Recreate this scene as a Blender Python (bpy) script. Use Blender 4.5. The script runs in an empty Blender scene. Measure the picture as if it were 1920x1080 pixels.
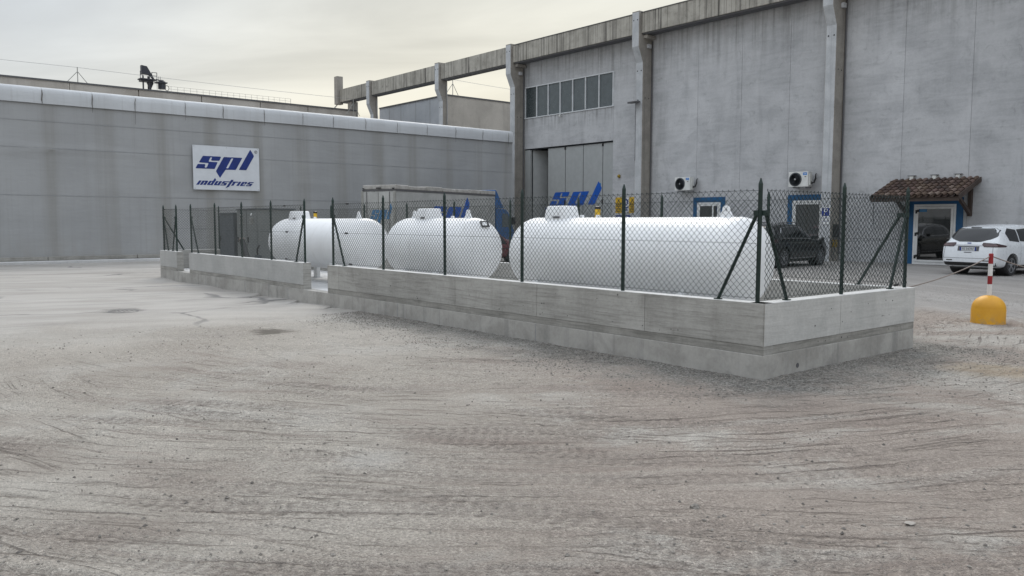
import bpy, bmesh, math, random
import numpy as np
from mathutils import Vector, Matrix, noise as mnoise
from mathutils.bvhtree import BVHTree
from mathutils.geometry import tessellate_polygon

random.seed(7)
RNG = np.random.default_rng(11)
SC = bpy.context.scene
COL = SC.collection
R = math.radians

# ------------------------------------------------------------------ camera, sky, sun, exposure
PIT, YAW, ROL = R(4.628), R(39.909), R(0.112)
cam_d = bpy.data.cameras.new("camera")
cam_d.sensor_width = 36.0
cam_d.lens = 1533.92 / 1920 * 36.0
cam_d.clip_start, cam_d.clip_end = 0.05, 2000
cam = bpy.data.objects.new("camera", cam_d)
COL.objects.link(cam)
Fw = Vector((math.sin(YAW), math.cos(YAW), 0))
Rt = Vector((math.cos(YAW), -math.sin(YAW), 0))
Up = Vector((0, 0, 1))
F2 = Fw * math.cos(PIT) - Up * math.sin(PIT)
U2 = Up * math.cos(PIT) + Fw * math.sin(PIT)
R2 = Rt * math.cos(ROL) + U2 * math.sin(ROL)
U3 = U2 * math.cos(ROL) - Rt * math.sin(ROL)
mw = Matrix.Identity(4)
for i in range(3):
    mw[i][0], mw[i][1], mw[i][2] = R2[i], U3[i], -F2[i]
mw[2][3] = 1.7
cam.matrix_world = mw
SC.camera = cam
CAMP = Vector((0, 0, 1.7))

SC.view_settings.view_transform = 'Standard'
SC.view_settings.look = 'None'
SC.view_settings.exposure = 0.25
SC.view_settings.gamma = 1.0
SC.view_settings.use_curve_mapping = False

SUN_EL = R(42)
SUN_DIR = Vector((math.sin(YAW + R(3)), math.cos(YAW + R(3)), 0)) * math.cos(SUN_EL) + Up * math.sin(SUN_EL)   # towards the veiled sun
W = bpy.data.worlds.new("World")
SC.world = W
W.use_nodes = True
nt = W.node_tree
nt.nodes.clear()


def wn(t, **k):
    n = nt.nodes.new(t)
    for a, b in k.items():
        setattr(n, a, b)
    return n


def wl(a, b):
    nt.links.new(a, b)


def wmath(op, a, b=None, c=None):
    n = wn('ShaderNodeMath', operation=op)
    for i, v in enumerate((a, b, c)):
        if v is None:
            continue
        if isinstance(v, (int, float)):
            n.inputs[i].default_value = v
        else:
            wl(v, n.inputs[i])
    return n.outputs[0]


out = wn('ShaderNodeOutputWorld')
bg = wn('ShaderNodeBackground')
bg.inputs[1].default_value = 0.1
wl(bg.outputs[0], out.inputs[0])
sky = wn('ShaderNodeTexSky', sky_type='NISHITA', sun_disc=False, sun_elevation=SUN_EL, sun_rotation=YAW + R(3))
tc = wn('ShaderNodeTexCoord')
sep = wn('ShaderNodeSeparateXYZ')
wl(tc.outputs['Generated'], sep.inputs[0])
zc = wmath('MAXIMUM', sep.outputs[2], 0.0)
den = wmath('ADD', zc, 0.16)
px_ = wmath('DIVIDE', sep.outputs[0], den)
py_ = wmath('DIVIDE', sep.outputs[1], den)
cmb = wn('ShaderNodeCombineXYZ')
wl(px_, cmb.inputs[0]); wl(py_, cmb.inputs[1])
m0 = wn('ShaderNodeMapping')
m0.inputs['Rotation'].default_value = (0, 0, R(52))
wl(cmb.outputs[0], m0.inputs[0])
mp = wn('ShaderNodeMapping')
mp.inputs['Scale'].default_value = (0.45, 1.25, 1)
wl(m0.outputs[0], mp.inputs[0])
n1 = wn('ShaderNodeTexNoise')
n1.inputs['Scale'].default_value = 1.1
n1.inputs['Detail'].default_value = 6
n1.inputs['Roughness'].default_value = 0.52
n1.inputs['Distortion'].default_value = 0.6
wl(mp.outputs[0], n1.inputs['Vector'])
cl = wn('ShaderNodeMapRange')
cl.inputs[1].default_value, cl.inputs[2].default_value = 0.30, 0.72
cl.inputs[3].default_value, cl.inputs[4].default_value = 0.74, 1.16
wl(n1.outputs[0], cl.inputs[0])
# brightness rises towards the zenith as under any overcast
elev = wn('ShaderNodeValToRGB')
cr = elev.color_ramp
cr.elements[0].position, cr.elements[0].color = 0.0, (0.71, 0.67, 0.585, 1)
cr.elements[1].position, cr.elements[1].color = 1.0, (1.40, 1.43, 1.46, 1)
for p_, c_ in ((0.10, (0.695, 0.67, 0.60, 1)), (0.20, (0.60, 0.60, 0.575, 1)), (0.30, (0.58, 0.598, 0.605, 1)), (0.55, (1.02, 1.045, 1.07, 1))):
    e = cr.elements.new(p_); e.color = c_
wl(zc, elev.inputs[0])
# veiled sun: the haze is a little brighter and warmer on its side
dt = wn('ShaderNodeVectorMath', operation='DOT_PRODUCT')
sh = Vector((math.sin(YAW + R(12)), math.cos(YAW + R(12)), 0.12)).normalized()
dt.inputs[1].default_value = sh
wl(tc.outputs['Generated'], dt.inputs[0])
gl = wn('ShaderNodeMapRange', interpolation_type='SMOOTHSTEP')
gl.inputs[1].default_value, gl.inputs[2].default_value = 0.72, 1.0
gl.inputs[3].default_value, gl.inputs[4].default_value = 0.0, 1.0
wl(dt.outputs['Value'], gl.inputs[0])
warm = wn('ShaderNodeMix', data_type='RGBA', blend_type='MIX')
warm.inputs[6].default_value = (0.96, 1.0, 1.06, 1)
warm.inputs[7].default_value = (1.22, 1.18, 1.06, 1)
wl(gl.outputs[0], warm.inputs[0])
m1 = wn('ShaderNodeMix', data_type='RGBA', blend_type='MULTIPLY')
m1.inputs[0].default_value = 1
wl(elev.outputs[0], m1.inputs[6]); wl(warm.outputs[2], m1.inputs[7])
m2 = wn('ShaderNodeVectorMath', operation='SCALE')
wl(m1.outputs[2], m2.inputs[0]); wl(cl.outputs[0], m2.inputs[3])
m3 = wn('ShaderNodeVectorMath', operation='SCALE')
wl(m2.outputs[0], m3.inputs[0]); m3.inputs[3].default_value = 10.0
mx = wn('ShaderNodeMix', data_type='RGBA', blend_type='MIX')
mx.inputs[0].default_value = 0.95
wl(sky.outputs[0], mx.inputs[6]); wl(m3.outputs[0], mx.inputs[7])
wl(mx.outputs[2], bg.inputs[0])

sd = bpy.data.lights.new("sun", 'SUN')
sd.energy = 1.05
sd.angle = R(26)
sd.color = (1.0, 0.94, 0.85)
so = bpy.data.objects.new("sun", sd)
so.rotation_euler = (-SUN_DIR).to_track_quat('-Z', 'Y').to_euler()
so.location = (0, 0, 60)
COL.objects.link(so)

# ------------------------------------------------------------------ helpers: meshes and objects
ORG = {}


def pix(x, y, ax, v):
    """The point on the plane ax = v that the photograph shows at pixel (x, y)."""
    d = R2 * ((x - 960) / 1533.92) - U3 * ((y - 540) / 1533.92) + F2
    i = 'XYZ'.index(ax)
    return CAMP + d * ((v - CAMP[i]) / d[i])


class G:
    def __init__(s):
        s.v, s.f = [], []

    def add(s, vs, fs):
        b = len(s.v)
        s.v.extend(vs)
        s.f.extend([tuple(i + b for i in f) for f in fs])
        return s

    def box(s, x0, x1, y0, y1, z0, z1):
        return s.add([(x0, y0, z0), (x1, y0, z0), (x1, y1, z0), (x0, y1, z0), (x0, y0, z1), (x1, y0, z1), (x1, y1, z1), (x0, y1, z1)],
                     [(0, 3, 2, 1), (4, 5, 6, 7), (0, 1, 5, 4), (1, 2, 6, 5), (2, 3, 7, 6), (3, 0, 4, 7)])

    def obox(s, c, ax, ay, az):
        c, ax, ay, az = Vector(c), Vector(ax), Vector(ay), Vector(az)
        vs = [tuple(c + ax * i + ay * j + az * k) for k in (-1, 1) for i, j in ((-1, -1), (1, -1), (1, 1), (-1, 1))]
        return s.add(vs, [(0, 3, 2, 1), (4, 5, 6, 7), (0, 1, 5, 4), (1, 2, 6, 5), (2, 3, 7, 6), (3, 0, 4, 7)])

    def bar(s, p, q, w, h=None, up=(0, 0, 1)):
        p, q = Vector(p), Vector(q)
        d = (q - p)
        L = d.length
        d = d / L
        u = Vector(up)
        if abs(d.dot(u)) > 0.98:
            u = Vector((1, 0, 0))
        a = d.cross(u).normalized()
        b = a.cross(d).normalized()
        return s.obox((p + q) / 2, d * (L / 2), a * (w / 2), b * ((h or w) / 2))

    def tube(s, pts, r, n=8, cap=True):
        pts = [Vector(p) for p in pts]
        rs = r if isinstance(r, (list, tuple)) else [r] * len(pts)
        b = len(s.v)
        prev = None
        for i, p in enumerate(pts):
            d = (pts[min(i + 1, len(pts) - 1)] - pts[max(i - 1, 0)]).normalized()
            if prev is None:
                prev = d.orthogonal().normalized()
            a = (prev - d * prev.dot(d)).normalized()
            prev = a
            c = d.cross(a)
            for k in range(n):
                t = 2 * math.pi * k / n
                s.v.append(tuple(p + (a * math.cos(t) + c * math.sin(t)) * rs[i]))
        for i in range(len(pts) - 1):
            for k in range(n):
                k2 = (k + 1) % n
                s.f.append((b + i * n + k, b + i * n + k2, b + (i + 1) * n + k2, b + (i + 1) * n + k))
        if cap:
            s.f.append(tuple(b + k for k in range(n))[::-1])
            e = b + (len(pts) - 1) * n
            s.f.append(tuple(e + k for k in range(n)))
        return s

    def lathe(s, prof, c, axis=(0, 0, 1), n=32):
        """prof: (r, h) along the axis from point c."""
        c, A = Vector(c), Vector(axis).normalized()
        a = A.orthogonal().normalized()
        d = A.cross(a)
        b = len(s.v)
        for r, h in prof:
            for k in range(n):
                t = 2 * math.pi * k / n
                s.v.append(tuple(c + A * h + (a * math.cos(t) + d * math.sin(t)) * max(r, 1e-4)))
        for i in range(len(prof) - 1):
            for k in range(n):
                k2 = (k + 1) % n
                s.f.append((b + i * n + k, b + i * n + k2, b + (i + 1) * n + k2, b + (i + 1) * n + k))
        s.f.append(tuple(b + k for k in range(n))[::-1])
        e = b + (len(prof) - 1) * n
        s.f.append(tuple(e + k for k in range(n)))
        return s

    def prism(s, poly, fn, h0, h1, holes=()):
        """poly in 2-D; fn(u, v, h) -> point; closed prism between heights h0 and h1."""
        loops = [list(poly)] + [list(h) for h in holes]
        flat = [p for l in loops for p in l]
        tris = tessellate_polygon([[Vector((p[0], p[1], 0)) for p in l] for l in loops])
        n = len(flat)
        vs = [tuple(fn(p[0], p[1], h0)) for p in flat] + [tuple(fn(p[0], p[1], h1)) for p in flat]
        fs = [t[::-1] for t in tris] + [tuple(i + n for i in t) for t in tris]
        o = 0
        for l in loops:
            m = len(l)
            for i in range(m):
                j = (i + 1) % m
                fs.append((o + i, o + j, n + o + j, n + o + i))
            o += m
        return s.add(vs, fs)

    def quad(s, a, b, c, d):
        return s.add([tuple(a), tuple(b), tuple(c), tuple(d)], [(0, 1, 2, 3)])


def obj(name, g, m, parent=None, smooth=False, bevel=0.0, local=False, kind=None, label=None, sharp=35):
    o0 = ORG.get(parent.name, Vector((0, 0, 0))) if (parent and not local) else Vector((0, 0, 0))
    me = bpy.data.meshes.new(name)
    vs = g.v if not o0.length else [(v[0] - o0.x, v[1] - o0.y, v[2] - o0.z) for v in g.v]
    me.from_pydata(vs, [], g.f)
    bm = bmesh.new()
    bm.from_mesh(me)
    bmesh.ops.recalc_face_normals(bm, faces=bm.faces)
    if bevel:
        bmesh.ops.bevel(bm, geom=[e for e in bm.edges if len(e.link_faces) == 2 and e.calc_face_angle(0) > 0.6], offset=bevel, segments=2, profile=0.5, affect='EDGES', clamp_overlap=True)
    if smooth:
        for f in bm.faces:
            f.smooth = True
        for e in bm.edges:
            if len(e.link_faces) == 2 and e.calc_face_angle(0) > R(sharp):
                e.smooth = False
    bm.to_mesh(me)
    bm.free()
    if m:
        me.materials.append(m)
    return link(name, me, parent, o0, kind, label)


def link(name, me, parent=None, o0=None, kind=None, label=None):
    o = bpy.data.objects.new(name, me)
    COL.objects.link(o)
    if parent:
        o.parent = parent
        ORG[o.name] = ORG.get(parent.name, Vector((0, 0, 0)))
    if kind:
        o['kind'] = kind
    if label:
        o['label'] = label
    return o


def tag(o, label, cat, group=None, kind=None):
    o['label'] = label
    o['category'] = cat
    if group:
        o['group'] = group
    if kind:
        o['kind'] = kind
    return o


def thing(name, label, cat, loc=(0, 0, 0), rz=0.0, group=None):
    o = bpy.data.objects.new(name, None)
    o.empty_display_size = 0.3
    COL.objects.link(o)
    o.location = loc
    o.rotation_euler = (0, 0, rz)
    ORG[o.name] = Vector(loc)
    return tag(o, label, cat, group)


def copy_thing(root, loc, rz=None, label=None):
    kids = {}
    for o in COL.objects:
        if o.parent:
            kids.setdefault(o.parent.name, []).append(o)

    def rec(o, par):
        c = o.copy()
        COL.objects.link(c)
        c.parent = par
        for k in kids.get(o.name, []):
            rec(k, c)
        return c
    r = rec(root, None)
    r.location = loc
    if rz is not None:
        r.rotation_euler = (0, 0, rz)
    if label:
        r['label'] = label
    return r


# ------------------------------------------------------------------ materials
class NT:
    def __init__(s, name):
        s.m = bpy.data.materials.new(name)
        s.m.use_nodes = True
        s.t = s.m.node_tree
        s.b = s.t.nodes['Principled BSDF']

    def n(s, t, **k):
        x = s.t.nodes.new(t)
        for a, b in k.items():
            setattr(x, a, b)
        return x

    def l(s, a, b):
        s.t.links.new(a, b)

    def val(s, sock, v):
        if isinstance(v, (int, float)):
            sock.default_value = v
        elif isinstance(v, (tuple, list)):
            sock.default_value = tuple(v) if len(v) == 4 or sock.type == 'VECTOR' else (*v, 1)
        else:
            s.l(v, sock)

    def pos(s, scale=(1, 1, 1), rot=(0, 0, 0), loc=(0, 0, 0)):
        g = s.n('ShaderNodeNewGeometry')
        mp = s.n('ShaderNodeMapping')
        mp.inputs['Scale'].default_value = scale
        mp.inputs['Location'].default_value = loc
        if any(rot):                                   # turn first, then stretch
            m0 = s.n('ShaderNodeMapping')
            m0.inputs['Rotation'].default_value = rot
            s.l(g.outputs['Position'], m0.inputs[0])
            s.l(m0.outputs[0], mp.inputs[0])
        else:
            s.l(g.outputs['Position'], mp.inputs[0])
        return mp.outputs[0]

    def noise(s, vec, scale, detail=4, rough=0.55, dist=0.0):
        x = s.n('ShaderNodeTexNoise')
        x.inputs['Scale'].default_value = scale
        x.inputs['Detail'].default_value = detail
        x.inputs['Roughness'].default_value = rough
        x.inputs['Distortion'].default_value = dist
        s.l(vec, x.inputs['Vector'])
        return x.outputs[0]

    def ramp(s, v, a, b, lo=0.0, hi=1.0, smooth=True):
        x = s.n('ShaderNodeMapRange', interpolation_type='SMOOTHSTEP' if smooth else 'LINEAR')
        x.inputs[1].default_value, x.inputs[2].default_value = a, b
        x.inputs[3].default_value, x.inputs[4].default_value = lo, hi
        s.l(v, x.inputs[0])
        return x.outputs[0]

    def math(s, op, a, b=0.0):
        x = s.n('ShaderNodeMath', operation=op)
        s.val(x.inputs[0], a)
        s.val(x.inputs[1], b)
        return x.outputs[0]

    def mix(s, f, a, b, mode='MIX'):
        x = s.n('ShaderNodeMix', data_type='RGBA', blend_type=mode)
        s.val(x.inputs[0], f)
        s.val(x.inputs[6], a)
        s.val(x.inputs[7], b)
        return x.outputs[2]

    def bump(s, h, strength=0.3, dist=0.01, prev=None):
        x = s.n('ShaderNodeBump')
        x.inputs['Strength'].default_value = strength
        x.inputs['Distance'].default_value = dist
        s.l(h, x.inputs['Height'])
        if prev is not None:
            s.l(prev, x.inputs['Normal'])
        s.l(x.outputs[0], s.b.inputs['Normal'])
        return x.outputs[0]

    def rnd(s):
        return s.n('ShaderNodeObjectInfo').outputs['Random']


def flat(name, col, rough=0.6, metal=0.0, spec=0.5, var=0.08, coat=0.0):
    """A plain painted or moulded surface with a little dust and unevenness."""
    k = NT(name)
    a = k.noise(k.pos(), 3.1, 5)
    f = k.ramp(a, 0.3, 0.7, 1 - var, 1 + var)
    x = k.n('ShaderNodeVectorMath', operation='SCALE')
    x.inputs[0].default_value = col
    k.l(f, x.inputs[3])
    k.l(x.outputs[0], k.b.inputs['Base Color'])
    r = k.ramp(k.noise(k.pos(), 9, 3), 0.3, 0.7, max(0.02, rough - 0.06), min(1, rough + 0.06))
    k.l(r, k.b.inputs['Roughness'])
    k.b.inputs['Metallic'].default_value = metal
    k.b.inputs['Specular IOR Level'].default_value = spec
    k.b.inputs['Coat Weight'].default_value = coat
    k.b.inputs['Coat Roughness'].default_value = 0.06
    return k.m


def concrete(name, c1, c2, big=0.5, streak=0.5, grain=18, dark=(0.1, 0.1, 0.1), darkamt=0.25, pits=True, board=0.0, tint=0.06, rough=0.85, bumpd=0.006, sx=2.2, st0=0.5, trowel=0.0, drips=False):
    k = NT(name)
    p = k.pos()
    a = k.noise(k.pos((0.8, 0.8, 0.8)), big * 1.6, 6, 0.6, 0.4)
    st = k.noise(k.pos((sx, sx, 0.10)), 1.3, 5, 0.65, 0.2)       # runs of dirt down the face
    bl = k.noise(p, 2.6, 5, 0.7, 0.8)
    base = k.mix(k.ramp(a, 0.32, 0.68), c1, c2)
    dk = k.math('MULTIPLY', k.ramp(st, st0, 0.74), streak)
    base = k.mix(dk, base, dark)
    base = k.mix(k.math('MULTIPLY', k.ramp(bl, 0.52, 0.8), darkamt), base, dark)
    fine = k.noise(p, grain, 4, 0.7)
    base = k.mix(k.ramp(fine, 0.3, 0.7, 0.0, 0.22), base, (0.9, 0.9, 0.9), 'SOFT_LIGHT')
    if trowel:                                        # sweeps of the float and thin paint
        tv = k.noise(k.pos((0.45, 0.45, 3.2)), 1.0, 6, 0.62, 1.2)
        base = k.mix(k.ramp(tv, 0.38, 0.66, 0, trowel), base, tuple(min(1, c * 1.22) for c in c2))
        tw = k.noise(k.pos((0.6, 0.6, 4.0), loc=(3, 5, 9)), 1.0, 6, 0.65, 1.5)
        base = k.mix(k.ramp(tw, 0.54, 0.72, 0, trowel * 0.8), base, dark)
    if drips:                                         # rain runs below the eave beam and the strip window sill
        g_ = k.n('ShaderNodeNewGeometry')
        s_ = k.n('ShaderNodeSeparateXYZ')
        k.l(g_.outputs['Position'], s_.inputs[0])
        ru = k.noise(k.pos((1, 4.5, 0.16)), 1.2, 5, 0.7)
        top = k.ramp(s_.outputs[2], 8.6, 11.6, 0, 1)
        sill = k.math('MULTIPLY', k.ramp(s_.outputs[2], 7.0, 8.2, 0, 1), k.math('MULTIPLY', k.ramp(s_.outputs[2], 8.21, 8.25, 1, 0), k.ramp(s_.outputs[1], 32.0, 32.3, 0, 1)))
        wet = k.math('MAXIMUM', k.math('MULTIPLY', top, 0.75), sill)
        base = k.mix(k.math('MULTIPLY', wet, k.ramp(ru, 0.42, 0.7, 0, 0.75)), base, (0.17, 0.168, 0.16))
    h = fine
    if board:
        bd = k.noise(k.pos((1.5, 1.5, 30)), 1.0, 5, 0.68, 0.5)    # grain of the shuttering boards
        base = k.mix(k.ramp(bd, 0.42, 0.7, 0, board), base, dark)
        h = k.math('ADD', fine, k.math('MULTIPLY', bd, 1.5))
    if pits:
        v = k.n('ShaderNodeTexVoronoi')
        v.inputs['Scale'].default_value = 7.0
        k.l(p, v.inputs['Vector'])
        pt = k.ramp(v.outputs['Distance'], 0.02, 0.055, 1.0, 0.0)
        sel = k.ramp(k.noise(p, 2.3, 2), 0.55, 0.6)
        pt = k.math('MULTIPLY', pt, sel)
        base = k.mix(k.math('MULTIPLY', pt, 0.75), base, (0.06, 0.06, 0.06))
    rr = k.ramp(k.rnd(), 0, 1, 1 - tint, 1 + tint, False)
    x = k.n('ShaderNodeVectorMath', operation='SCALE')
    k.l(base, x.inputs[0])
    k.l(rr, x.inputs[3])
    k.l(x.outputs[0], k.b.inputs['Base Color'])
    k.b.inputs['Roughness'].default_value = rough
    k.b.inputs['Specular IOR Level'].default_value = 0.25
    k.bump(h, 0.5, bumpd)
    return k.m


M = {}
M['facade'] = concrete('painted_concrete', (0.36, 0.367, 0.38), (0.48, 0.487, 0.50), 0.42, 0.5, 14, (0.215, 0.22, 0.227), 0.62, pits=False, sx=0.9, tint=0.08, trowel=0.28, drips=True)
M['pier'] = concrete('pier_concrete', (0.24, 0.225, 0.205), (0.31, 0.29, 0.26), 1.2, 0.5, 16, (0.12, 0.11, 0.1), 0.3, sx=5)
M['pierface'] = concrete('pier_face_paint', (0.41, 0.425, 0.44), (0.51, 0.525, 0.54), 1.2, 0.35, 16, (0.22, 0.23, 0.25), 0.25, pits=False, sx=4)
M['beam'] = concrete('weathered_beam', (0.30, 0.285, 0.25), (0.42, 0.40, 0.355), 0.9, 1.0, 16, (0.07, 0.066, 0.06), 0.6, sx=5.5, pits=False, st0=0.44)
M['formed'] = concrete('formed_concrete', (0.31, 0.303, 0.283), (0.40, 0.392, 0.368), 0.9, 0.3, 22, (0.135, 0.128, 0.115), 0.34, board=0.42, tint=0.06)
M['formed_smooth'] = concrete('smooth_formed_concrete', (0.345, 0.345, 0.335), (0.41, 0.408, 0.395), 0.9, 0.15, 22, (0.22, 0.22, 0.21), 0.2, board=0.12, tint=0.03)
M['formed_pale'] = concrete('pale_formed_concrete', (0.42, 0.42, 0.405), (0.52, 0.515, 0.495), 0.9, 0.2, 22, (0.26, 0.26, 0.25), 0.25, board=0.25, tint=0.03)
M['strip'] = concrete('damp_board_strip', (0.25, 0.242, 0.222), (0.335, 0.325, 0.30), 1.5, 0.3, 22, (0.12, 0.12, 0.11), 0.4, board=0.5)
M['plinth'] = concrete('plinth_concrete', (0.275, 0.265, 0.246), (0.38, 0.368, 0.345), 1.6, 0.6, 20, (0.17, 0.17, 0.165), 0.45, sx=3.5)
M['slab'] = concrete('slab_concrete', (0.45, 0.45, 0.45), (0.55, 0.55, 0.545), 0.8, 0.0, 20, (0.25, 0.25, 0.25), 0.3, pits=False)
M['skylit_top'] = concrete('wall_top_skylight_tone', (0.56, 0.56, 0.55), (0.66, 0.66, 0.65), 1.4, 0.0, 20, (0.3, 0.3, 0.3), 0.25, pits=False)  # same wall concrete; skylight on the wall tops is painted in as paleness
M['brownwall'] = concrete('weathered_brown_wall', (0.36, 0.335, 0.30), (0.46, 0.43, 0.385), 0.35, 0.4, 14, (0.2, 0.185, 0.165), 0.3, pits=False, sx=1.0)
M['bluewall'] = concrete('blue_grey_wall', (0.36, 0.385, 0.42), (0.43, 0.455, 0.49), 0.35, 0.3, 14, (0.24, 0.25, 0.27), 0.3, pits=False, sx=0.8)
M['parapet'] = concrete('parapet_concrete', (0.34, 0.31, 0.275), (0.45, 0.42, 0.38), 0.3, 0.35, 14, (0.2, 0.19, 0.175), 0.35, pits=False, sx=1.0)


def tarp(name, c, stain, white):
    k = NT(name)
    p = k.pos()
    st = k.noise(k.pos((1.5, 1.5, 0.05)), 1.0, 5, 0.62, 0.1)
    ln = k.noise(k.pos((9, 9, 0.12)), 1.0, 4, 0.6)
    a = k.noise(p, 0.5, 5)
    base = k.mix(k.ramp(a, 0.3, 0.7), tuple(x * 0.93 for x in c), tuple(x * 1.06 for x in c))
    g = k.n('ShaderNodeNewGeometry')
    sx = k.n('ShaderNodeSeparateXYZ')
    k.l(g.outputs['Position'], sx.inputs[0])
    # soot streaks gather along the hoops, every 2.16 m
    w = k.math('SINE', k.math('MULTIPLY', sx.outputs[0], 2 * math.pi / 2.16))
    hoop = k.ramp(k.math('ADD', w, k.math('MULTIPLY', k.math('SUBTRACT', st, 0.5), 3.2)), 0.1, 1.6)
    base = k.mix(k.math('MULTIPLY', hoop, 0.12 if white else 0.6), base, stain)
    base = k.mix(k.math('MULTIPLY', k.ramp(ln, 0.5, 0.8), 0.22), base, stain)
    low = k.ramp(sx.outputs[2], 0.0, 1.6, 1.0, 0.0)
    base = k.mix(k.math('MULTIPLY', low, k.ramp(k.noise(k.pos((3, 3, 1)), 1.2, 4), 0.35, 0.7, 0.1, 0.5)), base, (0.3, 0.29, 0.27))
    k.l(base, k.b.inputs['Base Color'])
    k.b.inputs['Roughness'].default_value = 0.5
    k.b.inputs['Specular IOR Level'].default_value = 0.35
    k.bump(k.noise(k.pos((0.8, 0.8, 5)), 1.0, 4, 0.5), 0.35, 0.03)
    return k.m


M['tarp'] = tarp('grey_tarpaulin', (0.332, 0.340, 0.347), (0.212, 0.208, 0.188), False)
M['tarpwhite'] = tarp('white_tarpaulin', (0.51, 0.53, 0.55), (0.26, 0.25, 0.23), True)
M['seam'] = flat('tarp_seam', (0.27, 0.28, 0.29), 0.6)
M['soot'] = flat('soot_streak', (0.13, 0.12, 0.11), 0.9)
M['green'] = flat('green_post_paint', (0.006, 0.022, 0.017), 0.45)
M['wire'] = flat('green_wire', (0.005, 0.014, 0.013), 0.5)
M['black'] = flat('black_plastic', (0.012, 0.012, 0.013), 0.45)
M['rubber'] = flat('tyre_rubber', (0.022, 0.022, 0.024), 0.8, var=0.2)
M['steel'] = flat('dull_steel', (0.42, 0.43, 0.44), 0.4, 0.9)
M['alloy'] = flat('alloy_rim', (0.42, 0.43, 0.45), 0.32, 0.85)
M['white'] = flat('white_plastic', (0.74, 0.75, 0.75), 0.4)
M['ivory'] = flat('off_white_metal', (0.66, 0.67, 0.65), 0.45)
M['frame'] = flat('pale_window_frame', (0.58, 0.60, 0.62), 0.45)
M['blue'] = flat('blue_surround_paint', (0.004, 0.080, 0.20), 0.5)
M['logo'] = flat('logo_blue', (0.006, 0.026, 0.17), 0.45, var=0.15)
M['logo2'] = flat('logo_blue_bright', (0.004, 0.085, 0.42), 0.5, var=0.1)
M['logo3'] = flat('logo_blue_pale', (0.05, 0.19, 0.38), 0.5, var=0.1)
M['banner'] = flat('white_banner', (0.62, 0.65, 0.69), 0.5, var=0.04)
M['leaf'] = flat('door_leaf_grey', (0.36, 0.375, 0.375), 0.5, var=0.05)
M['dark'] = flat('dark_interior', (0.012, 0.014, 0.018), 0.9)
M['cabinet'] = flat('cabinet_grey', (0.155, 0.165, 0.162), 0.5, var=0.06)
M['cabinet2'] = flat('cabinet_grey_dark', (0.075, 0.085, 0.095), 0.5, var=0.06)
M['silo'] = flat('dark_slate_metal', (0.030, 0.034, 0.045), 0.5)
M['rail'] = flat('galvanised_rail', (0.33, 0.33, 0.31), 0.5, 0.3)
M['wood'] = flat('brown_stained_wood', (0.060, 0.042, 0.034), 0.7, var=0.2)
M['yellow'] = flat('yellow_sign', (0.62, 0.39, 0.02), 0.5)
M['red'] = flat('red_band', (0.27, 0.012, 0.016), 0.5, var=0.12)
M['bandwhite'] = flat('white_band', (0.68, 0.67, 0.65), 0.5)
M['signblue'] = flat('sign_blue', (0.006, 0.03, 0.22), 0.45)
M['acblue'] = flat('ac_badge_blue', (0.02, 0.19, 0.55), 0.4)
M['fan'] = flat('fan_grille', (0.050, 0.058, 0.068), 0.5)
M['rope'] = flat('worn_rope', (0.22, 0.185, 0.165), 0.9)
M['brass'] = flat('brass', (0.36, 0.25, 0.05), 0.4, 0.7)
M['boxpanel'] = concrete('truck_box_panel', (0.34, 0.345, 0.335), (0.42, 0.425, 0.415), 0.8, 0.3, 12, (0.24, 0.24, 0.23), 0.2, pits=False, rough=0.5, bumpd=0.001)
M['boxtop'] = concrete('truck_roof_sheet', (0.30, 0.29, 0.27), (0.42, 0.41, 0.39), 2.0, 0.3, 12, (0.2, 0.19, 0.18), 0.4, pits=False)
M['truckblue'] = flat('truck_blue', (0.005, 0.085, 0.26), 0.35, coat=0.4)
M['maroon'] = flat('maroon_car_paint', (0.10, 0.012, 0.018), 0.3, coat=0.7)
M['carblack'] = flat('black_car_paint', (0.006, 0.007, 0.009), 0.22, coat=0.5, spec=0.35)
M['carwhite'] = flat('white_car_paint', (0.70, 0.73, 0.76), 0.3, var=0.03, coat=0.7)
M['chrome'] = flat('chrome_trim', (0.55, 0.56, 0.58), 0.2, 1.0)
M['carglass'] = flat('tinted_car_glass', (0.010, 0.012, 0.015), 0.08, spec=0.6, var=0.02)
M['lamp'] = flat('tail_lamp_red', (0.035, 0.010, 0.012), 0.12, coat=0.5)
M['lamppale'] = flat('tail_lamp_clear', (0.10, 0.05, 0.055), 0.15, coat=0.4)
M['plate'] = flat('number_plate', (0.58, 0.60, 0.62), 0.4)
M['gasket'] = flat('panel_gap', (0.10, 0.10, 0.105), 0.7)
M['joint'] = flat('joint_grout', (0.27, 0.275, 0.28), 0.9)
M['hole'] = flat('bolt_hole', (0.02, 0.02, 0.022), 0.9)
M['scrap'] = flat('pale_scrap', (0.34, 0.315, 0.285), 0.9)
M['stone'] = concrete('grey_stone', (0.13, 0.12, 0.11), (0.40, 0.37, 0.33), 9, 0, 30, (0.1, 0.1, 0.1), 0.3, pits=False, tint=0.3)
M['ribbed'] = flat('frosted_pane', (0.085, 0.105, 0.115), 0.22, spec=0.6, var=0.1)
M['ribbed_dark'] = flat('frosted_pane_dark', (0.05, 0.062, 0.066), 0.25, var=0.1)


def glassy(name, c):
    k = NT(name)
    k.val(k.b.inputs['Base Color'], c)
    k.b.inputs['Roughness'].default_value = 0.03
    k.b.inputs['Specular IOR Level'].default_value = 1.0
    k.b.inputs['IOR'].default_value = 1.9
    k.bump(k.noise(k.pos(), 1.7, 2), 0.02, 0.01)
    return k.m


M['doorglass'] = glassy('dark_door_glass', (0.012, 0.013, 0.013))
M['doorglass2'] = glassy('dark_window_glass', (0.006, 0.008, 0.008))


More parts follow.
